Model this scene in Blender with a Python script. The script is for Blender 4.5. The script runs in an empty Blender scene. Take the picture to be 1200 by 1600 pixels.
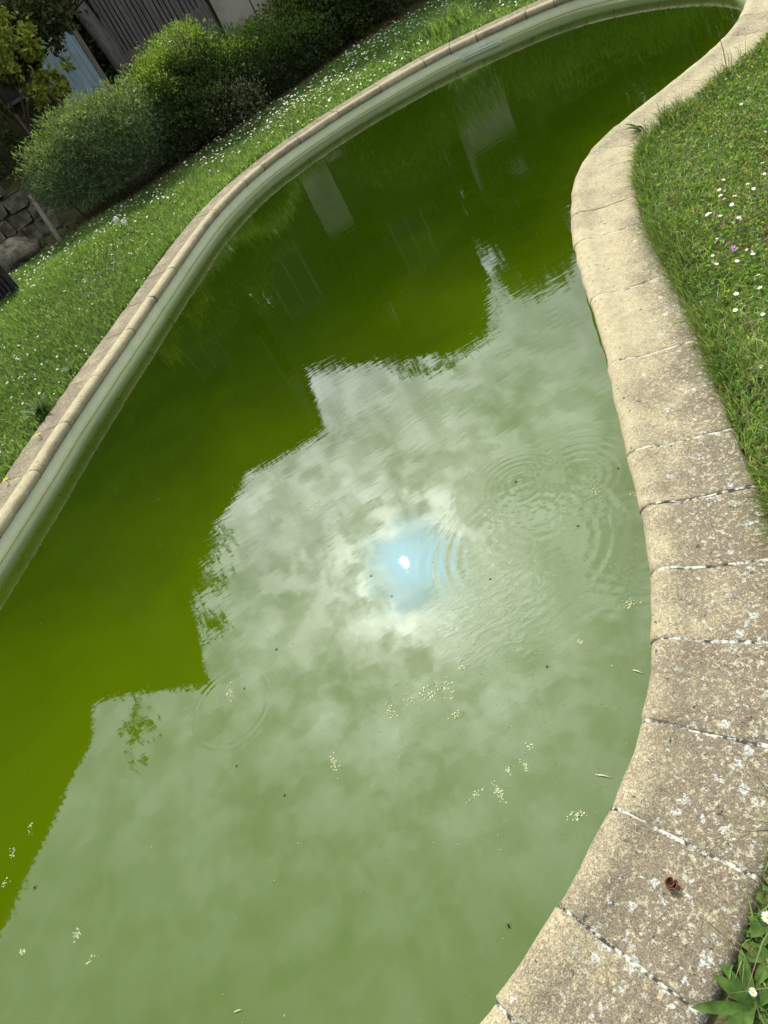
import bpy, math, random
import numpy as np
from mathutils import Matrix, Vector
rng = np.random.default_rng(7)
random.seed(7)
S = bpy.context.scene
C = S.collection
R_ = math.radians

# ---------------------------------------------------------------- camera
CAMZ = 1.6
FPX, CX, CY = 1109.0, 600.0, 800.0            # focal length and centre for the 1200 x 1600 frame
CR = np.array([[0.8496401661981192, -0.5273628617781428, 0.0],
               [-0.33249819027869565, -0.5356915287823432, 0.7761955549036779],
               [-0.4093367091334772, -0.6594869202706022, -0.6304922367069808]])
cam_d = bpy.data.cameras.new('camera'); cam = bpy.data.objects.new('camera', cam_d); C.objects.link(cam)
cam_d.sensor_fit = 'VERTICAL'; cam_d.sensor_height = 36.0; cam_d.lens = 36.0 * FPX / 1600.0
cam_d.clip_start = 0.02; cam_d.clip_end = 900
M4 = Matrix.Identity(4)
for i in range(3):
    M4[i][0] = CR[i, 0]; M4[i][1] = -CR[i, 1]; M4[i][2] = -CR[i, 2]
M4[2][3] = CAMZ
cam.matrix_world = M4
S.camera = cam

# ---------------------------------------------------------------- sun, sky, exposure
SUN_EL, SUN_AZ = 43.6, -1.0                    # azimuth from +Y towards +X
sd = np.array([math.cos(R_(SUN_EL)) * math.sin(R_(SUN_AZ)), math.cos(R_(SUN_EL)) * math.cos(R_(SUN_AZ)), math.sin(R_(SUN_EL))])
sl = bpy.data.lights.new('sun', 'SUN'); sun = bpy.data.objects.new('sun', sl); C.objects.link(sun)
sl.energy = 3.0; sl.angle = R_(0.45); sl.color = (1.0, 0.95, 0.86)
sun.rotation_euler = Vector(sd).to_track_quat('Z', 'Y').to_euler(); sun.location = (0, 0, 30)

S.view_settings.view_transform = 'Standard'; S.view_settings.look = 'None'
S.view_settings.gamma = 1.0; S.view_settings.use_curve_mapping = False
S.view_settings.exposure = 0.68


class NT:
    """small helper for building node trees"""
    def __init__(s, tree):
        s.t = tree; s.n = tree.nodes; s.l = tree.links
    def node(s, typ, ins=None, **kw):
        n = s.n.new(typ)
        for k, v in kw.items(): setattr(n, k, v)
        for k, v in (ins or {}).items(): s.put(n.inputs[k], v)
        return n
    def put(s, sock, v):
        if isinstance(v, bpy.types.NodeSocket): s.l.new(v, sock)
        elif v is not None:
            if hasattr(sock.default_value, '__len__') and len(sock.default_value) == 4 and len(v) == 3: v = (*v, 1)
            sock.default_value = v
    def math(s, op, a, b=None, c=None, clamp=False):
        n = s.n.new('ShaderNodeMath'); n.operation = op; n.use_clamp = clamp
        s.put(n.inputs[0], a)
        if b is not None: s.put(n.inputs[1], b)
        if c is not None: s.put(n.inputs[2], c)
        return n.outputs[0]
    def vmath(s, op, a, b=None, out=0):
        n = s.n.new('ShaderNodeVectorMath'); n.operation = op
        s.put(n.inputs[0], a)
        if b is not None: s.put(n.inputs[1], b)
        return n.outputs[out]
    def noise(s, vec, scale, detail=4, rough=0.55, dist=0.0, col=False):
        n = s.node('ShaderNodeTexNoise', {'Vector': vec, 'Scale': scale, 'Detail': detail, 'Roughness': rough, 'Distortion': dist})
        return n.outputs[1 if col else 0]
    def vor(s, vec, scale, out='Distance', feature='F1', rand=1.0):
        n = s.node('ShaderNodeTexVoronoi', {'Vector': vec, 'Scale': scale, 'Randomness': rand}, feature=feature)
        return n.outputs[out]
    def step(s, v, a, b, lo=0.0, hi=1.0):
        n = s.node('ShaderNodeMapRange', {'Value': v, 'From Min': a, 'From Max': b, 'To Min': lo, 'To Max': hi}, interpolation_type='SMOOTHSTEP')
        return n.outputs[0]
    def mix(s, f, a, b, mode='MIX'):
        n = s.n.new('ShaderNodeMix'); n.data_type = 'RGBA'; n.blend_type = mode
        s.put(n.inputs[0], f); s.put(n.inputs[6], a); s.put(n.inputs[7], b)
        return n.outputs[2]


W = bpy.data.worlds.new('World'); S.world = W; W.use_nodes = True
w = NT(W.node_tree); w.n.clear()
SKY_K = 0.1
sky = w.node('ShaderNodeTexSky', sky_type='NISHITA', sun_disc=False, sun_elevation=R_(SUN_EL), sun_rotation=R_(SUN_AZ), altitude=100, air_density=1.0, dust_density=1.0)
tc = w.node('ShaderNodeTexCoord')
dr = w.vmath('NORMALIZE', tc.outputs['Generated'])
sx = w.node('ShaderNodeSeparateXYZ', {0: dr})
zc = w.math('MAXIMUM', sx.outputs[2], 0.09)
pl = w.node('ShaderNodeCombineXYZ', {0: w.math('DIVIDE', sx.outputs[0], zc), 1: w.math('DIVIDE', sx.outputs[1], zc), 2: 0.3}).outputs[0]
ang = w.math('DEGREES', w.math('ARCCOSINE', w.math('MINIMUM', w.vmath('DOT_PRODUCT', dr, tuple(sd), out=1), 1.0)))
big = w.noise(pl, 1.7, 3, 0.5, 0.3)
mid = w.noise(pl, 10.0, 8, 0.6, 0.15)
fine = w.math('ABSOLUTE', w.math('SUBTRACT', w.noise(pl, 8.0, 7, 0.56, 0.25), 0.5))     # crinkled edges
edge = w.math('MULTIPLY', w.step(fine, 0.0, 0.055, 1.0, 0.0), w.step(big, 0.35, 0.6))
glow = w.math('ADD', w.math('MULTIPLY', w.math('EXPONENT', w.math('MULTIPLY', ang, -1 / 6.5)), 1.9),
              w.math('MULTIPLY', w.math('EXPONENT', w.math('MULTIPLY', ang, -1 / 23.0)), 1.60))
lum = w.math('MULTIPLY', w.math('ADD', 0.30, glow), 1.40)
pf1 = w.step(w.noise(pl, 5.2, 8, 0.55, 0.12), 0.43, 0.58)                    # heaped cloud tops
pf2 = w.step(w.noise(w.vmath('ADD', pl, (3.1, 7.7, 0.4)), 13.0, 7, 0.58, 0.2), 0.42, 0.60)
cw = w.step(ang, 10, 34, 1.0, 0.42)
shade = w.math('ADD', w.step(big, 0.30, 0.70, 0.86, 1.10), w.math('MULTIPLY', cw, w.math('ADD', w.math('MULTIPLY', w.math('SUBTRACT', pf1, 0.5), 0.20), w.math('MULTIPLY', w.math('SUBTRACT', pf2, 0.5), 0.40))))
shade = w.math('MAXIMUM', w.math('ADD', shade, w.math('MULTIPLY', cw, w.math('MULTIPLY', w.math('SUBTRACT', mid, 0.5), 1.1))), 0.25)
shade = w.math('ADD', shade, w.math('MULTIPLY', edge, w.step(ang, 3, 18, 0.35, 0.05)))
# a gap in the clouds round the sun, open to bright blue sky, and thin places elsewhere
gapn = w.math('ADD', ang, w.math('MULTIPLY', w.math('SUBTRACT', w.noise(pl, 9, 5, 0.6, 0.4), 0.5), 7.0))
rim = w.math('SUBTRACT', gapn, 4.6); rim = w.math('EXPONENT', w.math('MULTIPLY', w.math('MULTIPLY', rim, rim), -0.28))     # lit edge of the gap
lumc = w.math('ADD', w.math('MULTIPLY', lum, shade), w.math('MULTIPLY', w.math('MULTIPLY', rim, pf2), 1.1))
tint = w.mix(w.step(ang, 4, 30), (0.95, 1.0, 0.94), (0.90, 1.0, 0.97))
cl = w.vmath('SCALE', tint, None); w.put(cl.node.inputs['Scale'], w.math('MULTIPLY', lumc, 1 / SKY_K))
gap = w.step(gapn, 1.5, 4.4, 0.95, 0.0)
thin = w.step(mid, 0.30, 0.42, 0.12, 0.0)
blue = w.vmath('ADD', sky.outputs[0], w.node('ShaderNodeVectorMath', {0: (19., 40., 60.), 'Scale': w.math('EXPONENT', w.math('MULTIPLY', ang, -1 / 7.0))}, operation='SCALE').outputs[0])
skyc = w.mix(w.math('MAXIMUM', gap, thin), cl, blue)
bg = w.node('ShaderNodeBackground', {'Color': skyc, 'Strength': SKY_K})
w.l.new(bg.outputs[0], w.node('ShaderNodeOutputWorld').inputs[0])


# ---------------------------------------------------------------- geometry helpers
def ray(px, py):
    r = CR @ np.array([px - CX, py - CY, FPX]); return r / np.linalg.norm(r)
def at(px, py, z=0.0):
    """point where the line of sight through a picture position meets the level z"""
    r = ray(px, py); return r * ((z - CAMZ) / r[2]) + np.array([0, 0, CAMZ])
WATER_Z = -0.13
def mirrored(px, py, d):
    """point at horizontal distance d whose mirror image in the water shows at a picture position"""
    r = ray(px, py); r = r * np.array([1, 1, -1]); k = d / math.hypot(r[0], r[1])
    return r * k + np.array([0, 0, 2 * WATER_Z - CAMZ])
def project(P):
    c = (P - np.array([0, 0, CAMZ])) @ CR
    z = np.where(c[:, 2] > 0.05, c[:, 2], 0.05)
    return CX + FPX * c[:, 0] / z, CY + FPX * c[:, 1] / z, c[:, 2]

def mesh_np(name, V, faces, mats=(), cols=None, smooth=False, fm=None):
    """V (n,3); faces: (m,k) array or list of tuples"""
    me = bpy.data.meshes.new(name)
    V = np.asarray(V, dtype=np.float32)
    if isinstance(faces, np.ndarray):
        m, k = faces.shape
        me.vertices.add(len(V)); me.vertices.foreach_set('co', V.ravel())
        me.loops.add(m * k); me.loops.foreach_set('vertex_index', faces.astype(np.int32).ravel())
        me.polygons.add(m); me.polygons.foreach_set('loop_start', np.arange(0, m * k, k, dtype=np.int32))
        me.polygons.foreach_set('loop_total', np.full(m, k, dtype=np.int32))
        me.update(calc_edges=True)
    else:
        me.from_pydata([tuple(map(float, v)) for v in V], [], [tuple(map(int, f)) for f in faces])
    for mt in mats: me.materials.append(mt)
    if cols is not None:
        a = me.attributes.new('Col', 'FLOAT_COLOR', 'POINT')
        cc = np.ones((len(V), 4), dtype=np.float32); cc[:, :3] = cols; a.data.foreach_set('color', cc.ravel())
    if smooth: me.polygons.foreach_set('use_smooth', np.ones(len(me.polygons), dtype=bool))
    if fm is not None: me.polygons.foreach_set('material_index', np.asarray(fm, dtype=np.int32))
    me.update()
    return me
def link(name, me, parent=None, loc=(0, 0, 0)):
    o = bpy.data.objects.new(name, me); C.objects.link(o); o.location = loc
    if parent is not None: o.parent = parent
    return o
def tag(o, label=None, cat=None, group=None, kind=None):
    if label: o['label'] = label
    if cat: o['category'] = cat
    if group: o['group'] = group
    if kind: o['kind'] = kind
    return o
def thing(name, label, cat, loc=(0, 0, 0), group=None, rz=0):
    o = bpy.data.objects.new(name, None); C.objects.link(o); o.location = loc; o.rotation_euler = (0, 0, rz)
    o.empty_display_size = 0.1
    return tag(o, label, cat, group)

class MB:
    """collects simple solids into one mesh"""
    def __init__(s): s.v = []; s.f = []
    def add(s, V, F):
        b = len(s.v); s.v += [tuple(map(float, p)) for p in V]; s.f += [tuple(i + b for i in f) for f in F]
    def box(s, lo, hi, bev=0.0):
        x0, y0, z0 = lo; x1, y1, z1 = hi
        if bev <= 0:
            s.add([(x0, y0, z0), (x1, y0, z0), (x1, y1, z0), (x0, y1, z0), (x0, y0, z1), (x1, y0, z1), (x1, y1, z1), (x0, y1, z1)],
                  [(0, 3, 2, 1), (4, 5, 6, 7), (0, 1, 5, 4), (1, 2, 6, 5), (2, 3, 7, 6), (3, 0, 4, 7)])
        else:
            b = bev; V = []
            for z, e in ((z0, b), (z0 + b, 0), (z1 - b, 0), (z1, b)):
                V += [(x0 + e, y0 + e, z), (x1 - e, y0 + e, z), (x1 - e, y1 - e, z), (x0 + e, y1 - e, z)]
            F = [(3, 2, 1, 0), (12, 13, 14, 15)]
            for r in range(3):
                for i in range(4):
                    j = (i + 1) % 4; F.append((r * 4 + i, r * 4 + j, r * 4 + 4 + j, r * 4 + 4 + i))
            s.add(V, F)
    def tube(s, pts, radii, n=6, cap=True):
        pts = [np.array(p, float) for p in pts]; V = []; F = []
        if not hasattr(radii, '__len__'): radii = [radii] * len(pts)
        for i, p in enumerate(pts):
            t = pts[min(i + 1, len(pts) - 1)] - pts[max(i - 1, 0)]; t = t / (np.linalg.norm(t) + 1e-9)
            a = np.cross(t, (0.31, 0.2, 0.93) if abs(t[2]) < 0.9 else (1, 0.1, 0)); a /= np.linalg.norm(a); b = np.cross(t, a)
            for k in range(n):
                th = 2 * math.pi * k / n; V.append(p + radii[i] * (a * math.cos(th) + b * math.sin(th)))
        for i in range(len(pts) - 1):
            for k in range(n):
                k2 = (k + 1) % n; F.append((i * n + k, i * n + k2, i * n + n + k2, i * n + n + k))
        if cap: F.append(tuple(range(n - 1, -1, -1))); F.append(tuple(range((len(pts) - 1) * n, len(pts) * n)))
        s.add(V, F)
    def build(s, name, mats, parent=None, loc=(0, 0, 0), smooth=False):
        me = bpy.data.meshes.new(name); me.from_pydata(s.v, [], s.f)
        for m in (mats if isinstance(mats, (list, tuple)) else [mats]): me.materials.append(m)
        if smooth: me.polygons.foreach_set('use_smooth', np.ones(len(me.polygons), dtype=bool))
        me.update(); return link(name, me, parent, loc)

def unit(a): return a / (np.linalg.norm(a, axis=-1, keepdims=True) + 1e-9)

def leaves_np(P, D, L, Wd, cols, fold=0.25):
    """one folded leaf (two triangles) per point"""
    n = len(P); D = unit(D)
    sde = unit(np.cross(D, rng.normal(size=(n, 3)))); nn = np.cross(sde, D)
    L = np.broadcast_to(np.asarray(L, float).reshape(-1, 1), (n, 1)); Wd = np.broadcast_to(np.asarray(Wd, float).reshape(-1, 1), (n, 1))
    a = P; c = P + D * L - nn * L * 0.12
    m = P + D * L * 0.45 + nn * Wd * fold
    b = m + sde * Wd * 0.5; d = m - sde * Wd * 0.5
    V = np.stack([a, b, c, d], 1).reshape(-1, 3)
    i = np.arange(n)[:, None] * 4
    F = np.concatenate([i + np.array([[0, 1, 2]]), i + np.array([[0, 2, 3]])], 1).reshape(-1, 3)
    return V, F, np.repeat(cols, 4, 0)

def palette(n, cols, jitter=0.18):
    cols = np.array(cols); k = rng.integers(0, len(cols), n)
    return cols[k] * (1 + rng.normal(size=(n, 1)) * jitter).clip(0.4, 1.7)


# ---------------------------------------------------------------- materials
def mat(name):
    m = bpy.data.materials.new(name); m.use_nodes = True; t = NT(m.node_tree); t.n.clear()
    out = t.node('ShaderNodeOutputMaterial')
    return m, t, out
def pos(t): return t.node('ShaderNodeNewGeometry').outputs['Position']

def leaf_mat(name, trans=0.35, gloss=0.25, rough=0.45, tcol=(1.15, 1.25, 0.55)):
    m, t, out = mat(name)
    col = t.node('ShaderNodeAttribute', attribute_name='Col').outputs[0]
    p = t.node('ShaderNodeBsdfPrincipled', {'Base Color': col, 'Roughness': rough, 'Specular IOR Level': gloss})
    tr = t.node('ShaderNodeBsdfTranslucent', {'Color': t.mix(1.0, col, tcol, 'MULTIPLY')})
    mx = t.node('ShaderNodeMixShader', {0: trans, 1: p.outputs[0], 2: tr.outputs[0]})
    t.l.new(mx.outputs[0], out.inputs[0]); return m
def plain(name, col, rough=0.7, var=0.25, scale=8.0, col2=None, bump=0.0, bscale=60.0, spec=0.3, stretch=None):
    m, t, out = mat(name); P = pos(t)
    if stretch: P = t.vmath('MULTIPLY', P, stretch)
    n = t.noise(P, scale, 5, 0.6)
    c2 = col2 or tuple(c * (1 - var) for c in col)
    c1 = tuple(min(c * (1 + var * 0.5), 1) for c in col)
    base = t.mix(t.step(n, 0.3, 0.7), c2, c1)
    p = t.node('ShaderNodeBsdfPrincipled', {'Base Color': base, 'Roughness': rough, 'Specular IOR Level': spec})
    if bump:
        b = t.node('ShaderNodeBump', {'Height': t.noise(P, bscale, 4, 0.6), 'Strength': 1.0, 'Distance': bump}); t.put(p.inputs['Normal'], b.outputs[0])
    t.l.new(p.outputs[0], out.inputs[0]); return m

M = {}
M['leaf'] = leaf_mat('leaf')
M['grass'] = leaf_mat('grass_blade', 0.55, 0.4, 0.4, (1.3, 1.3, 0.7))
M['bark'] = plain('bark', (0.10, 0.075, 0.055), 0.9, 0.4, 20, bump=0.004)
M['twig'] = plain('twig', (0.12, 0.10, 0.06), 0.8, 0.3, 40)
M['soil'] = None
M['liner'] = None
M['oldwood'] = plain('weathered_wood', (0.20, 0.175, 0.175), 0.85, 0.35, 5, bump=0.003, bscale=30, stretch=(6, 6, 0.6))
M['post'] = plain('grey_post_wood', (0.24, 0.21, 0.17), 0.85, 0.3, 12, bump=0.003, bscale=40, stretch=(4, 4, 0.5))
M['bluewood'] = plain('pale_blue_paint', (0.34, 0.44, 0.54), 0.6, 0.25, 4, stretch=(5, 5, 0.5))
M['plaster'] = plain('pale_plaster', (0.50, 0.46, 0.39), 0.9, 0.3, 1.3, col2=(0.34, 0.31, 0.27), bump=0.004, bscale=30)
M['stonewall'] = plain('brown_stone_wall', (0.060, 0.062, 0.030), 0.9, 0.45, 2.2, bump=0.02, bscale=7)
M['stoneblock'] = plain('wall_stone', (0.19, 0.165, 0.13), 0.9, 0.6, 9, bump=0.012, bscale=30)
M['brick'] = plain('red_brick', (0.23, 0.11, 0.075), 0.9, 0.3, 10, bump=0.004)
M['rooftile'] = plain('roof_tile', (0.26, 0.14, 0.09), 0.85, 0.4, 5, bump=0.01, bscale=12)
M['black'] = plain('black_metal', (0.03, 0.03, 0.035), 0.5, 0.3, 10)
M['glass'] = plain('window_glass', (0.03, 0.035, 0.035), 0.35, 0.1, 3, spec=0.2)
M['whitepaint'] = plain('white_paint', (0.7, 0.69, 0.65), 0.5, 0.1, 5)
M['petal'] = plain('white_petal', (0.82, 0.82, 0.80), 0.6, 0.06, 60)
M['disc'] = plain('yellow_disc', (0.75, 0.50, 0.03), 0.7, 0.15, 60)
M['yellow'] = plain('yellow_petal', (0.95, 0.74, 0.02), 0.6, 0.1, 60)
M['purple'] = plain('purple_petal', (0.45, 0.20, 0.50), 0.6, 0.1, 60)
M['stem'] = plain('green_stem', (0.09, 0.16, 0.03), 0.6, 0.2, 40)
M['husk'] = plain('brown_husk', (0.17, 0.055, 0.022), 0.6, 0.5, 120, bump=0.0015, bscale=200)
M['huskdark'] = plain('husk_hollow', (0.012, 0.008, 0.006), 0.9, 0.3, 100)
M['algae'] = plain('pale_algae', (0.50, 0.52, 0.30), 0.8, 0.35, 150)
M['insect'] = plain('dark_insect', (0.012, 0.014, 0.008), 0.8, 0.3, 50, spec=0.05)
M['plastic'] = plain('white_plastic', (0.80, 0.83, 0.76), 0.4, 0.15, 10)
M['mortar'] = None

# coping stone: cast tan stone with grain, grime, pale blotches and lichen
m, t, out = mat('coping_stone'); P = pos(t)
gr = t.node('ShaderNodeAttribute', attribute_name='Col').outputs[0]
g = t.node('ShaderNodeSeparateColor', {0: gr}); grime, lich = g.outputs[0], g.outputs[1]
big = t.noise(P, 7, 4, 0.6); mid = t.noise(P, 38, 5, 0.65); fin = t.noise(P, 330, 3, 0.7); fin2 = t.noise(P, 120, 4, 0.7)
tan = t.mix(t.step(mid, 0.3, 0.7), (0.385, 0.325, 0.21), (0.52, 0.45, 0.30))
gm = t.math('ADD', grime, t.math('ADD', t.math('MULTIPLY', t.math('SUBTRACT', big, 0.5), 1.5), t.math('MULTIPLY', t.math('SUBTRACT', mid, 0.5), 1.0)))
gm = t.step(t.math('ADD', gm, t.math('MULTIPLY', t.math('SUBTRACT', fin2, 0.5), t.step(grime, 0.1, 0.6, 1.2, 2.4))), 0.15, 0.95)
base = t.mix(t.math('MULTIPLY', gm, 0.85), tan, t.mix(t.step(fin2, 0.35, 0.65), (0.092, 0.074, 0.062), (0.215, 0.172, 0.13)))
pale = t.step(t.math('ADD', t.noise(P, 95, 3, 0.6), t.math('MULTIPLY', lich, 0.07)), 0.58, 0.68)
base = t.mix(t.math('MULTIPLY', pale, 0.75), base, (0.49, 0.43, 0.29))
wv = t.node('ShaderNodeVectorMath', {0: t.noise(P, 70, 3, 0.6, col=True), 'Scale': 0.035}, operation='SCALE').outputs[0]
wob = t.vmath('ADD', P, wv)
v1 = t.node('ShaderNodeTexVoronoi', {'Vector': wob, 'Scale': 34.0}); sel = t.node('ShaderNodeSeparateColor', {0: v1.outputs['Color']}).outputs[0]
v1b = t.node('ShaderNodeTexVoronoi', {'Vector': wob, 'Scale': 95.0}); selb = t.node('ShaderNodeSeparateColor', {0: v1b.outputs['Color']}).outputs[0]
spotb = t.step(t.math('SUBTRACT', t.math('MULTIPLY', t.step(t.math('ADD', selb, t.math('MULTIPLY', t.math('SUBTRACT', lich, 0.5), 0.5)), 0.66, 1.0), 0.55), v1b.outputs['Distance']), 0.0, 0.15)
rad = t.math('MULTIPLY', t.step(t.math('ADD', sel, t.math('MULTIPLY', t.math('SUBTRACT', lich, 0.5), 0.5)), 0.60, 1.0), 0.46)
spot = t.step(t.math('SUBTRACT', rad, v1.outputs['Distance']), 0.0, 0.09)
spot = t.math('MULTIPLY', spot, t.step(t.noise(P, 150, 3, 0.6), 0.36, 0.56))
spot = t.math('MAXIMUM', spot, t.math('MULTIPLY', spotb, 0.8))
base = t.mix(t.math('MULTIPLY', spot, 0.85), base, t.mix(t.step(mid, 0.4, 0.6), (0.42, 0.42, 0.37), (0.58, 0.60, 0.58)))
v2 = t.node('ShaderNodeTexVoronoi', {'Vector': wob, 'Scale': 60.0}); sel2 = t.node('ShaderNodeSeparateColor', {0: v2.outputs['Color']}).outputs[1]
dk = t.step(t.math('SUBTRACT', t.math('MULTIPLY', t.step(sel2, 0.72, 1.0), 0.34), v2.outputs['Distance']), 0.0, 0.1)
base = t.mix(t.math('MULTIPLY', dk, 0.8), base, (0.05, 0.042, 0.038))
grain = t.math('ADD', 1.0, t.math('MULTIPLY', t.step(fin, 0.30, 0.70, -0.5, 0.38), t.step(grime, 0.05, 0.5, 0.45, 1.0)))
gc = t.node('ShaderNodeCombineColor', {0: grain, 1: grain, 2: grain}).outputs[0]
base = t.mix(1.0, base, gc, 'MULTIPLY')
p = t.node('ShaderNodeBsdfPrincipled', {'Base Color': base, 'Roughness': 0.9, 'Specular IOR Level': 0.15})
hgt = t.math('ADD', t.math('MULTIPLY', fin, 0.5), t.math('ADD', t.math('MULTIPLY', fin2, 0.6), t.math('MULTIPLY', mid, 0.7)))
t.put(p.inputs['Normal'], t.node('ShaderNodeBump', {'Height': hgt, 'Strength': 0.8, 'Distance': 0.003}).outputs[0])
t.l.new(p.outputs[0], out.inputs[0]); M['coping'] = m

m, t, out = mat('joint_mortar'); P = pos(t)
n1 = t.noise(P, 70, 4, 0.65); n2 = t.noise(P, 22, 3, 0.6)
base = t.mix(t.step(t.math('ADD', n1, t.math('MULTIPLY', t.math('SUBTRACT', n2, 0.5), 0.5)), 0.40, 0.60), (0.06, 0.052, 0.045), (0.55, 0.53, 0.47))
yy_ = t.node('ShaderNodeSeparateXYZ', {0: P}).outputs[1]
base = t.mix(t.step(t.noise(P, 9, 3, 0.6), 0.56, 0.74), base, (0.30, 0.25, 0.18))
base = t.mix(t.math('MULTIPLY', t.math('MULTIPLY', t.step(yy_, 1.2, 2.0), t.step(yy_, 4.6, 3.4, 0.0, 1.0)), t.step(n2, 0.35, 0.5)), base, (0.55, 0.50, 0.40))
base = t.mix(t.step(yy_, 3.6, 4.4, 0.0, 0.85), base, (0.10, 0.082, 0.065))
p = t.node('ShaderNodeBsdfPrincipled', {'Base Color': base, 'Roughness': 0.95, 'Specular IOR Level': 0.1})
t.put(p.inputs['Normal'], t.node('ShaderNodeBump', {'Height': n1, 'Strength': 1.0, 'Distance': 0.003}).outputs[0])
t.l.new(p.outputs[0], out.inputs[0]); M['mortar'] = m

# pool liner: pale grey-green sheet with a yellowed scum line just above the water
m, t, out = mat('pool_liner'); P = pos(t)
zz = t.node('ShaderNodeSeparateXYZ', {0: P}).outputs[2]
nn = t.noise(t.vmath('MULTIPLY', P, (1, 1, 0.25)), 9, 5, 0.6); n3 = t.noise(P, 60, 4, 0.6)
base = t.mix(t.step(nn, 0.3, 0.7), (0.74, 0.77, 0.57), (0.83, 0.85, 0.66))
sc = t.step(t.math('ADD', zz, t.math('MULTIPLY', t.math('SUBTRACT', n3, 0.5), 0.025)), WATER_Z + 0.006, WATER_Z + 0.032, 1.0, 0.0)
base = t.mix(t.math('MULTIPLY', sc, 0.75), base, (0.66, 0.62, 0.34))
wl = t.step(t.math('ADD', zz, t.math('MULTIPLY', t.math('SUBTRACT', n3, 0.5), 0.008)), WATER_Z + 0.003, WATER_Z + 0.007, 1.0, 0.0)
base = t.mix(t.math('MULTIPLY', wl, 0.7), base, (0.20, 0.20, 0.09))
p = t.node('ShaderNodeBsdfPrincipled', {'Base Color': base, 'Roughness': 0.55, 'Specular IOR Level': 0.3})
t.l.new(p.outputs[0], out.inputs[0]); M['liner'] = m
M['track'] = plain('grey_liner_track', (0.62, 0.66, 0.66), 0.5, 0.2, 20)

m, t, out = mat('soil'); P = pos(t)
n1 = t.noise(P, 2.2, 5, 0.6); n2 = t.noise(P, 40, 5, 0.65)
base = t.mix(t.step(n2, 0.3, 0.7), (0.045, 0.035, 0.02), (0.12, 0.085, 0.05))
base = t.mix(t.step(n1, 0.42, 0.6), base, t.mix(t.step(n2, 0.35, 0.65), (0.06, 0.09, 0.025), (0.11, 0.15, 0.05)))
p = t.node('ShaderNodeBsdfPrincipled', {'Base Color': base, 'Roughness': 0.95, 'Specular IOR Level': 0.1})
t.put(p.inputs['Normal'], t.node('ShaderNodeBump', {'Height': n2, 'Strength': 1.0, 'Distance': 0.012}).outputs[0])
t.l.new(p.outputs[0], out.inputs[0]); M['soil'] = m

# ---------------------------------------------------------------- pool outline (coping nose line, metres)
LEFT = [(-1.817, 3.534), (-1.556, 3.989), (-1.408, 4.294), (-1.118, 4.791), (-0.857, 5.213), (-0.620, 5.626), (-0.330, 6.105), (-0.115, 6.455), (0.02, 6.66), (0.19, 6.88), (0.41, 7.10), (0.635, 7.27), (0.848, 7.38), (1.06, 7.45), (1.27, 7.50), (1.48, 7.535), (1.68, 7.555), (1.88, 7.555), (2.11, 7.54), (2.35, 7.51), (2.57, 7.465), (2.79, 7.395), (2.98, 7.30), (3.16, 7.185), (3.36, 7.06), (3.56, 6.93), (3.76, 6.72), (3.90, 6.44)]
FAR = [(4.01, 6.1), (4.08, 5.72), (4.09, 5.36), (4.03, 5.04), (3.92, 4.77), (3.75, 4.54)]
RIGHT = [(-0.4, 0.475), (-0.323, 0.502), (-0.25, 0.532), (-0.121, 0.589), (-0.022, 0.641), (0.079, 0.700), (0.166, 0.757), (0.252, 0.827), (0.324, 0.899), (0.398, 0.984), (0.463, 1.071), (0.522, 1.156), (0.582, 1.255), (0.640, 1.360), (0.696, 1.472), (0.748, 1.580), (0.847, 1.775), (0.960, 1.998), (1.04, 2.160), (1.115, 2.325), (1.185, 2.475), (1.292, 2.710), (1.42, 2.965), (1.565, 3.215), (1.680, 3.390), (1.81, 3.550), (1.96, 3.680), (2.15, 3.775), (2.39, 3.845), (2.651, 3.905), (2.92, 3.970), (3.12, 4.045), (3.33, 4.165), (3.54, 4.345)]
NEAR = [(-0.75, 0.38), (-1.15, 0.37), (-1.6, 0.47), (-2.05, 0.75), (-2.38, 1.2), (-2.50, 1.75), (-2.42, 2.3), (-2.25, 2.75), (-2.04, 3.15)]
ctrl = np.array(RIGHT + FAR[::-1] + LEFT[::-1] + NEAR[::-1])      # counter-clockwise round the water
def spline(c, k=10):
    n = len(c); out = []
    for i in range(n):
        p0, p1, p2, p3 = c[i - 1], c[i], c[(i + 1) % n], c[(i + 2) % n]
        t0 = 0; t1 = t0 + np.linalg.norm(p1 - p0) ** .5; t2 = t1 + np.linalg.norm(p2 - p1) ** .5; t3 = t2 + np.linalg.norm(p3 - p2) ** .5
        for j in range(k):
            u = t1 + (t2 - t1) * j / k
            a1 = (t1 - u) / (t1 - t0) * p0 + (u - t0) / (t1 - t0) * p1; a2 = (t2 - u) / (t2 - t1) * p1 + (u - t1) / (t2 - t1) * p2
            a3 = (t3 - u) / (t3 - t2) * p2 + (u - t2) / (t3 - t2) * p3
            b1 = (t2 - u) / (t2 - t0) * a1 + (u - t0) / (t2 - t0) * a2; b2 = (t3 - u) / (t3 - t1) * a2 + (u - t1) / (t3 - t1) * a3
            out.append((t2 - u) / (t2 - t1) * b1 + (u - t1) / (t2 - t1) * b2)
    return np.array(out)
sp = spline(ctrl)
for _ in range(30): sp = 0.5 * sp + 0.25 * (np.roll(sp, 1, 0) + np.roll(sp, -1, 0))
seg = np.linalg.norm(np.roll(sp, -1, 0) - sp, axis=1); cum = np.concatenate([[0], np.cumsum(seg)]); LEN = cum[-1]
spx = np.concatenate([sp, sp[:1]])
def curve(s):
    s = np.mod(s, LEN); return np.stack([np.interp(s, cum, spx[:, 0]), np.interp(s, cum, spx[:, 1])], -1)
def normal(s):
    t_ = curve(np.asarray(s) + 0.04) - curve(np.asarray(s) - 0.04); t_ = unit(t_); return np.stack([t_[..., 1], -t_[..., 0]], -1)   # outward
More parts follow.
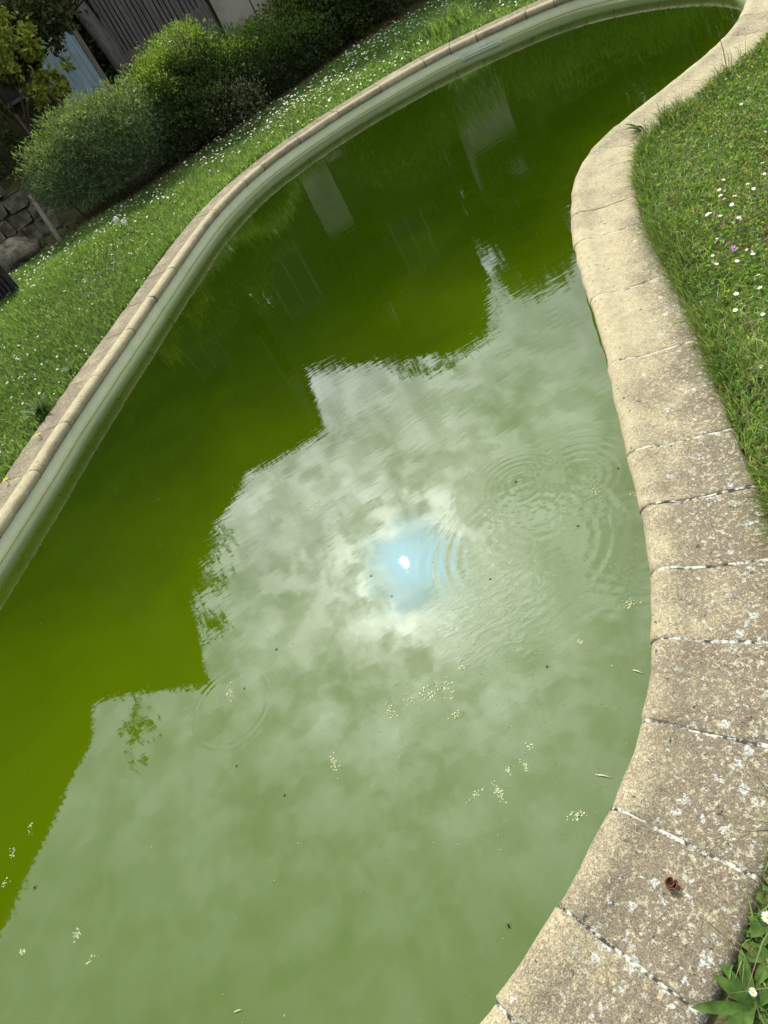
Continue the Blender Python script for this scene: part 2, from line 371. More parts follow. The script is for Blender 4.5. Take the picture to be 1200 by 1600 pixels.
def offset(d, n=420):
    s = np.linspace(0, LEN, n, endpoint=False); return curve(s) + normal(s) * d
def arclen(p):
    return cum[np.argmin(np.linalg.norm(sp - np.array(p)[None], axis=1))]
def inside(P, poly):
    x, y = P[:, 0], P[:, 1]; r = np.zeros(len(P), bool); px, py = poly[:, 0], poly[:, 1]; qx, qy = np.roll(px, -1), np.roll(py, -1)
    for a, b, c, d in zip(px, py, qx, qy):
        if b == d: continue
        k = ((b > y) != (d > y)) & (x < (c - a) * (y - b) / (d - b) + a); r ^= k
    return r
CW = 0.317
OUTER = offset(CW)

# ---------------------------------------------------------------- ground
GROUND_Z = -0.03
hole = offset(0.10, 200)
import bmesh
bm = bmesh.new()
bo = [bm.verts.new((x, y, GROUND_Z)) for x, y in ((-300, -300), (300, -300), (300, 500), (-300, 500))]
bi = [bm.verts.new((x, y, GROUND_Z)) for x, y in hole]
es = [bm.edges.new((bo[i], bo[(i + 1) % 4])) for i in range(4)] + [bm.edges.new((bi[i], bi[(i + 1) % len(bi)])) for i in range(len(bi))]
bmesh.ops.triangle_fill(bm, use_beauty=True, edges=es)
bmesh.ops.recalc_face_normals(bm, faces=bm.faces)
me = bpy.data.meshes.new('ground'); bm.to_mesh(me); bm.free(); me.materials.append(M['soil'])
if me.polygons[0].normal.z < 0: me.flip_normals()
tag(link('ground', me), kind='structure')

# ---------------------------------------------------------------- water
m, t, out = mat('green_pool_water'); P = pos(t)
xy = t.vmath('MULTIPLY', P, (1, 1, 0)); sp_ = t.node('ShaderNodeSeparateXYZ', {0: P})
edge_d = t.node('ShaderNodeAttribute', attribute_name='Col'); ed = t.node('ShaderNodeSeparateColor', {0: edge_d.outputs[0]}).outputs[0]   # metres from the wall
lo = t.noise(xy, 0.9, 4, 0.55, 0.4); md = t.noise(xy, 5, 6, 0.65, 0.8)
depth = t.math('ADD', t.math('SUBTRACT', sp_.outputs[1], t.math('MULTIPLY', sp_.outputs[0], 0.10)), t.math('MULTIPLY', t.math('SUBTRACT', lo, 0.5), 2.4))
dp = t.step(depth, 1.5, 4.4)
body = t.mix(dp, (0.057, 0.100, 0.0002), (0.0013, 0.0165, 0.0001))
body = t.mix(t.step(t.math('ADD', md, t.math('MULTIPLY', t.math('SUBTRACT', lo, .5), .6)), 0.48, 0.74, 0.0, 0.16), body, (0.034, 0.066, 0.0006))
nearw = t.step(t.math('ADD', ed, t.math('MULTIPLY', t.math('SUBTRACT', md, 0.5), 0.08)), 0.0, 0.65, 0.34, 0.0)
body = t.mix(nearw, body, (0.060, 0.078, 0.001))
mirror_band = t.math('MULTIPLY', t.step(ed, 0.02, 0.115, 0.95, 0.0), t.node('ShaderNodeSeparateColor', {0: edge_d.outputs[0]}).outputs[1])
body = t.mix(mirror_band, body, (0.46, 0.54, 0.31))  # liner's mirror image and its submerged face, painted into the water colour
HT = None
def ring(px, py, lam, r0, wd, amp):
    global HT
    c = at(px, py, WATER_Z)
    d = t.vmath('LENGTH', t.vmath('SUBTRACT', xy, (float(c[0]), float(c[1]), 0.0)), out=1)
    e = t.math('DIVIDE', t.math('SUBTRACT', d, r0), wd)
    h_ = t.math('MULTIPLY', t.math('MULTIPLY', t.math('SINE', t.math('MULTIPLY', d, 2 * math.pi / lam)), amp), t.math('EXPONENT', t.math('MULTIPLY', t.math('MULTIPLY', e, e), -1.0)))
    HT = h_ if HT is None else t.math('ADD', HT, h_)
RINGS = [(812, 758, 0.026, 0.05, 0.13, 0.00010), (845, 800, 0.040, 0.10, 0.12, 0.00013), (822, 850, 0.046, 0.27, 0.10, 0.00012),
         (905, 745, 0.034, 0.12, 0.12, 0.00008), (362, 1105, 0.030, 0.15, 0.015, 0.00007), (985, 830, 0.040, 0.20, 0.10, 0.00006)]
for r in RINGS: ring(*r)
HT = t.math('MULTIPLY', HT, t.step(t.noise(xy, 2.6, 3, 0.6, 0.5), 0.36, 0.66, 0.15, 1.25))
rot = t.node('ShaderNodeMapping', {'Vector': xy, 'Rotation': (0, 0, R_(-28)), 'Scale': (9.0, 40.0, 1.0)}).outputs[0]
calm = t.step(t.noise(xy, 1.1, 2, 0.5), 0.35, 0.65, 0.25, 1.0)
farw = t.step(sp_.outputs[1], 1.2, 3.2, 0.12, 1.0)
wv = t.math('MULTIPLY', t.math('MULTIPLY', t.noise(rot, 0.75, 3, 0.5, 0.3), 0.00042), t.math('MULTIPLY', calm, farw))
# short broken wavelets, strongest beside the rings
wl2 = t.math('MULTIPLY', t.noise(t.node('ShaderNodeMapping', {'Vector': xy, 'Rotation': (0, 0, R_(35)), 'Scale': (18.0, 46.0, 1.0)}).outputs[0], 1.0, 3, 0.55, 0.6), 0.00085)
c9 = at(800, 925, WATER_Z); d9 = t.vmath('LENGTH', t.vmath('SUBTRACT', xy, (float(c9[0]), float(c9[1]), 0.0)), out=1)
HT = t.math('ADD', HT, t.math('MULTIPLY', wl2, t.step(d9, 0.12, 0.32, 1.0, 0.04)))
HT = t.math('ADD', HT, wv)
HT = t.math('ADD', HT, t.math('MULTIPLY', t.noise(xy, 3.2, 2, 0.5), 0.0007))
bmp = t.node('ShaderNodeBump', {'Height': HT, 'Strength': 1.0, 'Distance': 1.0})
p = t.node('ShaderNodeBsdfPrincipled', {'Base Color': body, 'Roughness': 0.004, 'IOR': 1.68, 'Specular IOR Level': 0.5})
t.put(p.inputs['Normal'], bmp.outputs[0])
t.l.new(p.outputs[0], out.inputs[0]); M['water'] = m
# concentric rings carry the distance to the wall; the middle is a triangle fan over a fine inner outline
wo = 0.034
rows = [offset(wo - d, 420) for d in (0.0, 0.04, 0.08, 0.13, 0.2, 0.3)]
def leftbank(q): return 1.0 if q[0] < -1.0 else float(np.clip((q[1] - 4.45) / .4, 0, 1))  # mask: banks where the painted liner reflection shows
bm = bmesh.new(); vr = []
dl = bm.verts.layers.float_color.new('Col')
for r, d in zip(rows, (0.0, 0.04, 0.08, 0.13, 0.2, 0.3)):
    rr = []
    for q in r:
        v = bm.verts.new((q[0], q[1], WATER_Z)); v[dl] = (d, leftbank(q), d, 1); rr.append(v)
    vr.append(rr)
for a, b in zip(vr, vr[1:]):
    for i in range(420):
        j = (i + 1) % 420; bm.faces.new((a[i], a[j], b[j], b[i]))
f = bm.faces.new(vr[-1])
bmesh.ops.triangulate(bm, faces=[f])
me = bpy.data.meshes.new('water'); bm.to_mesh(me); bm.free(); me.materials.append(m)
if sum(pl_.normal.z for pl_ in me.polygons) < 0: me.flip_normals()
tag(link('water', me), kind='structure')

# ---------------------------------------------------------------- swimming pool: coping stones, liner, skimmer
pool = thing('swimming_pool', 'kidney shaped garden pool of green water edged with tan stone coping', 'pool', (0.6, 4.0, 0))
PO = np.array([0.6, 4.0, 0.0])
prof = [(0.055, -0.052), (0.020, -0.050), (0.006, -0.042), (0.0, -0.029), (0.003, -0.013), (0.012, -0.001), (0.028, 0.007), (0.048, 0.010), (0.068, 0.008), (0.086, 0.002), (0.105, -0.003), (0.14, -0.005), (0.19, -0.005), (0.24, -0.004), (0.285, -0.004), (0.303, -0.007), (0.313, -0.015), (0.317, -0.03), (0.317, -0.075)]
jr = [(765, 1550), (868, 1405), (949, 1255), (998, 1120), (1017, 998), (1015, 893), (1000, 793), (978, 705), (951, 570), (920, 468), (899, 382), (889, 340)]
jl = [(61, 747), (117, 664), (164, 592), (210, 524), (245, 472), (278, 424), (308, 376), (337, 338)]
js = sorted([arclen(at(a, b, 0.005)[:2]) for a, b in jr] + [arclen(at(a, b, -0.045)[:2]) for a, b in jl])
full = []
for a, b in zip(js, js[1:] + [js[0] + LEN]):
    full.append(a)
    if b - a > 0.62:
        # fill the unseen and far runs with stones of the usual lengths, short ones round the bends
        s = a
        while b - s > 0.40:
            cv = np.linalg.norm(normal(np.array([s + 0.3]))[0] - normal(np.array([s]))[0])
            st = 0.47 if cv < 0.16 else 0.262
            if b - s - st < 0.14: break
            s += st; full.append(s)
full = sorted(set(round(x, 4) for x in full))
stones = []
pr = np.array(prof)
for a, b in zip(full, full[1:] + [full[0] + LEN]):
    L_ = b - a; ns = max(4, int(L_ / 0.05))
    ss = [a + 0.002, a + 0.006] + list(np.linspace(a + 0.02, b - 0.02, ns)) + [b - 0.006, b - 0.002]
    dz = rng.normal() * 0.0012; tilt = rng.normal() * 0.004; do = rng.normal() * 0.0025; tone = rng.normal() * 0.09
    V = []; G = []
    for k, s in enumerate(ss):
        c = curve(np.array([s]))[0]; nrm = normal(np.array([s]))[0]
        en = 1 if k in (0, len(ss) - 1) else 0
        for (o_, z_) in prof:
            wob_ = 0.0018 * math.sin(37 * s + 11 * o_) + 0.0014 * math.sin(91 * s + 40 * o_)
            oo = o_ + do * (1 if o_ < 0.05 or o_ > 0.28 else .5) + (wob_ if o_ < 0.03 or o_ > 0.29 else 0)
            if en: oo = 0.16 + (oo - 0.16) * 0.975
            z2 = z_ + dz + tilt * (o_ - 0.16) + (-0.0018 if en and z_ > -0.04 else 0) + 0.0008 * math.sin(53 * s + 61 * o_)
            V.append((c[0] + nrm[0] * oo, c[1] + nrm[1] * oo, z2))
            y_ = c[1]; far_ = min(max((y_ - 1.2) / 1.6, 0), 1)
            onleft = (y_ > 3.2 and nrm[1] > -0.2 and nrm[0] < 0.9) or c[0] < -1.0
            if onleft:
                gq = 0.80 if o_ > 0.095 else (0.10 if o_ > 0.018 else 0.40)
                lq = 0.25
            else:
                gq = (1 - far_) * (0.46 + 0.66 * min(o_ / 0.24, 1)) + far_ * (0.05 + 0.70 * max(0, (o_ - 0.13) / 0.18))
                lq = (1 - far_) * (0.22 + 0.42 * min(o_ / 0.2, 1)) + far_ * (0.1 + 0.6 * max(0, (o_ - 0.15) / 0.17))
                if y_ > 3.0: gq = 0.38; lq = 0.3
            G.append((min(max(gq + tone, 0), 1), lq, 0))
    n_ = len(prof); F = []
    for k in range(len(ss) - 1):
        for j in range(n_ - 1):
            F.append((k * n_ + j, k * n_ + j + 1, (k + 1) * n_ + j + 1, (k + 1) * n_ + j))
        F.append((k * n_ + n_ - 1, k * n_, (k + 1) * n_, (k + 1) * n_ + n_ - 1))
    F.append(tuple(range(n_))); F.append(tuple(range(len(ss) * n_ - 1, (len(ss) - 1) * n_ - 1, -1)))
    V = np.array(V); ctr = V.mean(0)
    me = mesh_np('coping_stone', V - ctr, F, [M['coping']], np.array(G))
    bm = bmesh.new(); bm.from_mesh(me); bmesh.ops.recalc_face_normals(bm, faces=bm.faces); bm.to_mesh(me); bm.free()
    me.polygons.foreach_set('use_smooth', np.ones(len(me.polygons), dtype=bool))
    stones.append(link('coping_stone', me, pool, ctr - PO))
# mortar strip under and between the stones: one per joint
jp = [q for q in prof if q[1] > -0.05]
for s in full:
    V = []; F = []
    for k, ds in enumerate((-0.004, 0.004)):
        c = curve(np.array([s + ds]))[0]; nrm = normal(np.array([s + ds]))[0]
        for (o_, z_) in jp:
            oo = 0.16 + (o_ - 0.16) * 0.985
            V.append((c[0] + nrm[0] * oo, c[1] + nrm[1] * oo, z_ - 0.0014 + 0.0010 * math.sin(o_ * 160 + s * 9)))
        V.append((c[0] + nrm[0] * 0.30, c[1] + nrm[1] * 0.30, -0.06)); V.append((c[0] + nrm[0] * 0.03, c[1] + nrm[1] * 0.03, -0.06))
    n_ = len(jp) + 2
    for j in range(n_): F.append((j, (j + 1) % n_, n_ + (j + 1) % n_, n_ + j))
    F += [tuple(range(n_ - 1, -1, -1)), tuple(range(n_, 2 * n_))]
    V = np.array(V); ctr = V.mean(0)
    link('joint', mesh_np('joint', V - ctr, F, [M['mortar']]), pool, ctr - PO)
# liner sheet and the grey track that holds it under the coping
def band(name, mt, levels, smooth=True):
    s = np.linspace(0, LEN, 520, endpoint=False); V = []; F = []; n_ = len(s)
    for (o_, z_, wb) in levels:
        q = curve(s) + normal(s) * (o_ + wb * (np.sin(s * 9.1) + 0.7 * np.sin(s * 21.7 + 1.0) + 0.5 * np.sin(s * 5.3)))[:, None]
        V.append(np.concatenate([q, np.full((n_, 1), z_)], 1))
    for k in range(len(levels) - 1):
        for i in range(n_):
            j = (i + 1) % n_; F.append((k * n_ + i, k * n_ + j, (k + 1) * n_ + j, (k + 1) * n_ + i))
    o = link(name, mesh_np(name, np.concatenate(V) - PO, F, [mt], smooth=smooth), pool); return o
band('liner_wall', M['liner'], [(0.030, -0.0560, 0.0), (0.028, -0.085, 0.0006), (0.026, -0.105, 0.0012), (0.025, -0.125, 0.0016), (0.025, -0.16, 0.0018), (0.06, -0.6, 0), (0.08, -1.3, 0)])
band('liner_track', M['track'], [(0.060, -0.050, 0), (0.024, -0.0505, 0), (0.0235, -0.0515, 0), (0.0235, -0.055, 0), (0.0245, -0.056, 0), (0.031, -0.0565, 0)])
# skimmer mouth in the far wall: half sunk frame and dark flap
sk = bpy.data.objects.new('skimmer', None); C.objects.link(sk); sk.parent = pool
a0 = arclen(at(722, 78, -0.1)[:2]); a1 = arclen(at(782, 52, -0.1)[:2]); s0, s1 = min(a0, a1), max(a0, a1)
def skpiece(name, o0, o1, z0, z1, u0, u1, mt):
    V = []; F = []; K = 7
    for s in np.linspace(s0 + (s1 - s0) * u0, s0 + (s1 - s0) * u1, K):
        c = curve(np.array([s]))[0]; nrm = normal(np.array([s]))[0]
        for o_, z_ in ((o0, z0), (o1, z0), (o1, z1), (o0, z1)): V.append((c[0] + nrm[0] * o_, c[1] + nrm[1] * o_, z_))
    for k in range(K - 1):
        for j in range(4): F.append((k * 4 + j, k * 4 + (j + 1) % 4, k * 4 + 4 + (j + 1) % 4, k * 4 + 4 + j))
    F += [(3, 2, 1, 0), tuple(range(K * 4 - 4, K * 4))]
    return link(name, mesh_np(name, np.array(V) - PO, F, [mt]), sk)
skpiece('frame', 0.006, 0.034, -0.097, -0.083, -0.02, 1.02, M['plastic'])
skpiece('frame', 0.010, 0.034, -0.200, -0.0945, -0.02, 0.02, M['plastic'])
skpiece('frame', 0.010, 0.034, -0.200, -0.0945, 0.98, 1.02, M['plastic'])
skpiece('flap', 0.016, 0.034, -0.1265, -0.0945, 0.022, 0.978, M['plastic'])
skpiece('opening', 0.020, 0.034, -0.20, -0.127, 0.022, 0.978, M['black'])

# ---------------------------------------------------------------- grass and ground cover
def visible(P, m=140):
    u, v, d = project(P); return (u > -m) & (u < 1200 + m) & (v > -m) & (v < 1600 + m) & (d > 0.05)
CAMXY = np.array([0, 0, CAMZ])
def blades(P, H, Wd, lean, cols, up=None):
    """grass blades of two bent segments and a tip (three triangles)"""
    n = len(P); th = rng.uniform(0, 2 * math.pi, n)
    a = np.stack([np.cos(th), np.sin(th), np.zeros(n)], 1); ph = rng.uniform(0, 2 * math.pi, n)
    d = np.stack([np.cos(ph), np.sin(ph), np.zeros(n)], 1)
    if up is not None: d = unit(d + up)
    H = H[:, None]; ln = lean[:, None]; Wd = Wd[:, None]; z = np.array([[0, 0, 1.0]])
    m = P + z * H * 0.55 + d * H * ln * 0.30
    tip = P + z * H * (1 - 0.35 * ln) + d * H * ln
    V = np.stack([P - a * Wd / 2, P + a * Wd / 2, m + a * Wd * 0.42, m - a * Wd * 0.42, tip], 1).reshape(-1, 3)
    i = np.arange(n)[:, None] * 5
    F = np.concatenate([i + np.array([[0, 1, 2]]), i + np.array([[0, 2, 3]]), i + np.array([[3, 2, 4]])], 1).reshape(-1, 3)
    return V, F, np.repeat(cols, 5, 0)
def join_np(parts):
    V = []; F = []; Cc = []; b = 0
    for v, f, c in parts: V.append(v); F.append(f + b); Cc.append(c); b += len(v)
    return np.concatenate(V), np.concatenate(F), np.concatenate(Cc)
def vnoise(P, sc, seed):
    """cheap smooth 2D noise in 0..1"""
    r = np.random.default_rng(seed); G = r.random((64, 64)); q = P[:, :2] * sc + 31.7; i = np.floor(q).astype(int); f = q - i; f = f * f * (3 - 2 * f)
    g = lambda a, b: G[(i[:, 0] + a) % 64, (i[:, 1] + b) % 64]
    return (g(0, 0) * (1 - f[:, 0]) + g(1, 0) * f[:, 0]) * (1 - f[:, 1]) + (g(0, 1) * (1 - f[:, 0]) + g(1, 1) * f[:, 0]) * f[:, 1]
HEDGE = lambda x: 9.25 + 0.22 * np.clip(x + 0.2, 0, 3) + 0.06 * np.sin(3 * x)          # front line of the shrub border
OUT_IN = offset(CW - 0.004)
def scatter(x0, x1, y0, y1, dens, keep_off=0.35):
    n = int((x1 - x0) * (y1 - y0) * dens)
    P = np.stack([rng.uniform(x0, x1, n), rng.uniform(y0, y1, n), np.full(n, GROUND_Z)], 1)
    v = visible(P + np.array([0, 0, 0.04])); P = P[v | (rng.random(n) < keep_off)]
    return P[~inside(P, OUT_IN)]
GC = [(0.135, 0.26, 0.05), (0.17, 0.30, 0.06), (0.105, 0.215, 0.042), (0.235, 0.345, 0.11), (0.30, 0.36, 0.17)]
parts = []
# lawn beyond the pool
P = scatter(-4.6, 6.5, 2.6, 10.3, 6500, 0.5); P = P[(P[:, 1] < HEDGE(P[:, 0]) + 0.15)]
P = P[(P[:, 1] > 5) | (P[:, 0] < -0.2)]
n = len(P); k = vnoise(P, 1.7, 1); k2 = vnoise(P, 0.6, 5)
P = P[rng.random(n) < 0.35 + 0.9 * k]; n = len(P); k = vnoise(P, 1.7, 1); k2 = vnoise(P, 0.6, 5)
H = rng.uniform(0.03, 0.095, n) * (0.35 + 1.1 * k); cl_ = palette(n, GC) * (0.66 + 0.50 * k2[:, None])
parts.append(blades(P, H, rng.uniform(0.004, 0.008, n), rng.uniform(0.2, 0.9, n), cl_))
# small broad leaves among it
P = scatter(-4.6, 6.5, 2.6, 10.3, 900, 0.2); P = P[(P[:, 1] < HEDGE(P[:, 0]) + 0.1) & ((P[:, 1] > 5) | (P[:, 0] < -0.2))]; n = len(P); P[:, 2] += rng.uniform(0.005, 0.035, n)
parts.append(leaves_np(P, rng.normal(size=(n, 3)) * [1, 1, .25] + [0, 0, .2], rng.uniform(0.015, 0.04, n), rng.uniform(0.01, 0.025, n), palette(n, [(0.09, 0.17, 0.03), (0.115, 0.19, 0.04)])))
V, F, c = join_np(parts); tag(link('grass', mesh_np('grass', V, F, [M['grass']], c)), 'short green grass of the lawn between pool and shrubs', 'grass', kind='stuff')
# lawn on the near side
parts = []
P = scatter(0.1, 6.0, -1.2, 4.6, 12500, 0.6); P = P[(P[:, 1] < 4.6)]
n = len(P); k = vnoise(P, 2.6, 2); P = P[rng.random(n) < 0.15 + 1.0 * k]; n = len(P); k = vnoise(P, 2.6, 2); k2 = vnoise(P, 1.1, 8)
H = rng.uniform(0.025, 0.085, n) * (0.35 + 1.0 * k)
parts.append(blades(P, H, rng.uniform(0.0025, 0.005, n), rng.uniform(0.3, 1.1, n), palette(n, GC + [(0.30, 0.26, 0.13)]) * (0.92 + 0.55 * k2[:, None])))
# taller fringe along the stone edge, leaning over it in tufts
s = rng.uniform(0, LEN, 60000); cc = curve(s); nn_ = normal(s); o_ = CW + 0.006 + rng.gamma(1.3, 0.035, len(s))
P = np.concatenate([cc + nn_ * o_[:, None], np.full((len(s), 1), GROUND_Z)], 1)
sel = (cc[:, 0] > 0.15) & (cc[:, 1] < 4.6) & visible(P, 900); P, s_, nn2 = P[sel], s[sel], nn_[sel]
tu = vnoise(P, 6.0, 3) * .6 + vnoise(P, 19.0, 33) * .4; sel = rng.random(len(P)) < np.clip((tu - 0.25) * 1.5, 0.05, 1); P, nn2, tu = P[sel], nn2[sel], tu[sel]; n = len(P)
up = np.concatenate([-nn2 * 0.9, np.zeros((n, 1))], 1)
parts.append(blades(P, rng.uniform(0.035, 0.12, n) * (0.45 + 1.0 * tu), rng.uniform(0.003, 0.005, n), rng.uniform(0.25, 1.25, n), palette(n, [(0.14, 0.24, 0.04), (0.10, 0.19, 0.032), (0.19, 0.28, 0.07), (0.28, 0.28, 0.12)]), up))
# single long blades reaching out over the stone
s = rng.uniform(0, LEN, 9000); cc = curve(s); nn_ = normal(s); P = np.concatenate([cc + nn_ * (CW + 0.004 + rng.gamma(1.2, .015, len(s)))[:, None], np.full((len(s), 1), GROUND_Z)], 1)
sel = (cc[:, 0] > 0.15) & (cc[:, 1] < 4.6) & visible(P, 250) & (vnoise(P, 4.0, 17) > .38) & (rng.random(len(s)) < .45); P, nn2 = P[sel], nn_[sel]; n = len(P)
parts.append(blades(P, rng.uniform(0.07, 0.19, n), rng.uniform(0.0016, 0.0034, n), rng.uniform(0.3, 1.3, n), palette(n, [(0.13, 0.22, 0.05), (0.18, 0.24, 0.07), (0.24, 0.21, 0.10), (0.09, 0.14, 0.04)]), np.concatenate([-nn2 * 1.1, np.zeros((n, 1))], 1)))
# clover and other small broad leaves
P = scatter(0.1, 6.0, -1.2, 4.6, 5200, 0.6); P = P[(P[:, 1] < 4.6)]; k = vnoise(P, 2.1, 4); P = P[rng.random(len(P)) < np.clip((k - 0.25) * 2, 0.05, 1)]; n = len(P)
P[:, 2] += rng.uniform(0.012, 0.05, n)
parts.append(leaves_np(P, rng.normal(size=(n, 3)) * [1, 1, .2] + [0, 0, .15], rng.uniform(0.010, 0.026, n), rng.uniform(0.008, 0.019, n), palette(n, [(0.14, 0.26, 0.04), (0.17, 0.30, 0.045), (0.10, 0.20, 0.04), (0.22, 0.32, 0.06)])))
# dry stalks
P = scatter(0.1, 6.0, -0.6, 4.6, 1500, 0.1); P = P[(P[:, 1] < 4.6)]; n = len(P)
parts.append(blades(P, rng.uniform(0.04, 0.10, n), rng.uniform(0.0015, 0.003, n), rng.uniform(0.6, 1.6, n), palette(n, [(0.42, 0.36, 0.20), (0.34, 0.31, 0.15), (0.36, 0.22, 0.10)])))
V, F, c = join_np(parts); tag(link('grass', mesh_np('grass', V, F, [M['grass']], c)), 'weedy grass with clover on the lawn right of the coping', 'grass', kind='stuff')

# ---------------------------------------------------------------- shrubs, hedge, trees
def canopy_pts(n, ctr, rad, seed, power=2.6, shell=0.45, zmin=0.0, lump=0.24):
    r = np.random.default_rng(seed); d = r.normal(size=(n * 2, 3)); d /= (np.abs(d) ** power).sum(1, keepdims=True) ** (1 / power)
    ph = r.uniform(0, 6.28, 6); fr = r.uniform(1.5, 4.5, (6, 3))
    b = (sum(np.sin(d @ fr[i] * 2.2 + ph[i]) for i in range(6)) + .6 * sum(np.sin(d @ fr[i] * 6.5 + 2 * ph[i]) for i in range(6))) / 6
    t_ = (1 - shell * r.random(n * 2) ** 1.6) * (1 + lump * b * 2)
    P = np.array(ctr) + d * t_[:, None] * np.array(rad); k = P[:, 2] > zmin; P, d = P[k][:n], d[k][:n]
    return P, unit(d / np.array(rad))
def shrub(name, label, cat, clumps, L, ratio, cols, n, base, seed, stems=5, upb=0.5, group=None, tipcols=None, stemr=0.012, stemmat='bark'):
    root = thing(name, label, cat, base, group); B = np.array(base); ps = []
    tot = sum(c[2] for c in clumps)
    for i, (ctr, rad, wt, zmin) in enumerate(clumps):
        nn = int(n * wt / tot); P, D = canopy_pts(nn, ctr, rad, seed * 13 + i, zmin=zmin); nn = len(P)
        dirs = D * 0.8 + np.array([0, 0, upb]) + rng.normal(size=(nn, 3)) * 0.75
        cl = palette(nn, cols)
        if tipcols is not None:
            tp = (rng.random(nn) < np.clip((P[:, 2] - ctr[2]) / rad[2] * 0.9 + 0.05, 0, 0.9)); cl[tp] = palette(int(tp.sum()), tipcols)
        Ls = rng.uniform(0.65, 1.3, nn) * L
        ps.append(leaves_np(P - B, dirs, Ls, Ls * ratio, cl))
    V, F, c = join_np(ps); o = link('foliage', mesh_np('foliage', V, F, [M['leaf']], c), root)
    for k in range(stems):
        ctr, rad, _, zmin = clumps[k % len(clumps)]; r = random.Random(seed * 7 + k)
        b0 = np.array([ctr[0] + r.uniform(-.3, .3) * rad[0], ctr[1] + r.uniform(-.3, .3) * rad[1], GROUND_Z - 0.02])
        e = np.array(ctr) + np.array([r.uniform(-.7, .7), r.uniform(-.7, .7), r.uniform(.3, .8)]) * np.array(rad)
        mdl = (b0 + e) / 2 + np.array([r.uniform(-.1, .1), r.uniform(-.1, .1), 0.05]) * rad[2]
        mb = MB(); mb.tube([b0 - B, mdl - B, e - B], [stemr, stemr * .8, stemr * .4], 5); mb.build('stem', M[stemmat], root, smooth=True)
    return root
DG = [(0.05, 0.088, 0.03), (0.075, 0.12, 0.04), (0.035, 0.06, 0.022), (0.10, 0.145, 0.05)]
G0 = GROUND_Z
# rounded grey green bush at the left end
shrub('round_bush', 'rounded grey green bush with narrow leaves at the left end of the border', 'bush',
      [((-0.62, 9.95, 0.50), (0.74, 0.55, 0.44), 4, 0.10), ((-1.14, 9.85, 0.55), (0.36, 0.42, 0.36), 1.6, 0.18), ((-0.55, 10.35, 0.30), (0.95, 0.3, 0.36), 2.0, 0.0), ((0.02, 10.1, 0.36), (0.36, 0.35, 0.36), 1.5, 0.0), ((-0.15, 9.9, 0.62), (0.36, 0.45, 0.38), 1.6, 0.2), ((-0.55, 9.75, 0.78), (0.34, 0.34, 0.26), 1.2, 0.3), ((-0.85, 10.1, 0.74), (0.3, 0.3, 0.3), 1, 0.3), ((-0.35, 9.6, 0.42), (0.36, 0.26, 0.30), 1.2, 0.16)], 0.048, 0.22,
      [(0.15, 0.21, 0.115), (0.19, 0.25, 0.14), (0.10, 0.15, 0.08)], 42000, (-0.6, 9.95, G0), 1, 7, tipcols=[(0.28, 0.35, 0.12), (0.22, 0.29, 0.12)])
shrub('privet_bush', 'leafy green bush with bright yellow green top below the dark gate', 'bush',
      [((0.72, 10.35, 0.48), (0.62, 0.55, 0.52), 5, 0.0), ((0.42, 10.3, 0.62), (0.36, 0.45, 0.36), 2, 0.1), ((0.86, 10.35, 0.74), (0.34, 0.45, 0.34), 2, 0.1)], 0.034, 0.42,
      DG + [(0.07, 0.11, 0.03)], 46000, (0.72, 10.35, G0), 2, 6, tipcols=[(0.25, 0.36, 0.05), (0.20, 0.30, 0.045), (0.30, 0.37, 0.09)])
shrub('variegated_shrub', 'pale cream variegated sprigs among the dark border shrubs', 'bush',
      [((0.95, 9.82, 0.24), (0.32, 0.22, 0.26), 2, 0.0), ((0.82, 9.98, 0.90), (0.16, 0.14, 0.18), 1, 0.1), ((1.25, 9.80, 0.18), (0.22, 0.18, 0.22), 1, 0.0)], 0.030, 0.5,
      [(0.20, 0.22, 0.12), (0.30, 0.31, 0.19), (0.10, 0.13, 0.06)], 2600, (0.95, 9.82, G0), 3, 6)
shrub('dark_shrub', 'dark evergreen shrub in the middle of the border behind pale sprigs', 'bush',
      [((1.55, 10.45, 0.34), (0.60, 0.5, 0.42), 4, 0.0), ((1.2, 10.2, 0.32), (0.5, 0.35, 0.38), 2, 0.0), ((0.55, 9.95, 0.24), (0.6, 0.25, 0.28), 2, 0.0), ((2.1, 10.3, 0.26), (0.5, 0.3, 0.3), 1.5, 0.0)], 0.036, 0.42, DG + [(0.05, 0.06, 0.03), (0.035, 0.03, 0.02)], 34000, (1.55, 10.4, G0), 4, 6,
      tipcols=[(0.12, 0.20, 0.045), (0.16, 0.24, 0.05)])
shrub('spotted_laurel', 'tall dark shrub flecked with yellow green young leaves', 'bush',
      [((3.05, 10.95, 0.72), (0.72, 0.6, 0.85), 4, 0.0), ((2.4, 10.75, 0.36), (0.5, 0.4, 0.40), 2, 0.0)], 0.050, 0.45, DG + DG + [(0.16, 0.18, 0.03), (0.09, 0.11, 0.025)], 34000, (2.5, 10.9, G0), 5, 7,
      tipcols=[(0.14, 0.19, 0.035), (0.24, 0.28, 0.05), (0.07, 0.11, 0.03)])
shrub('evergreen_hedge', 'dense dark evergreen hedge at the right end of the border', 'hedge',
      [((4.0, 10.95, 0.70), (1.1, 0.6, 0.78), 4, 0.0), ((5.6, 10.5, 0.72), (1.0, 0.65, 0.80), 3, 0.0), ((6.9, 9.9, 0.75), (0.9, 0.7, 0.85), 3, 0.0)], 0.045, 0.45, DG + [(0.07, 0.09, 0.02)], 52000, (5.2, 10.5, G0), 6, 9,
      tipcols=[(0.24, 0.34, 0.05), (0.17, 0.26, 0.05)])
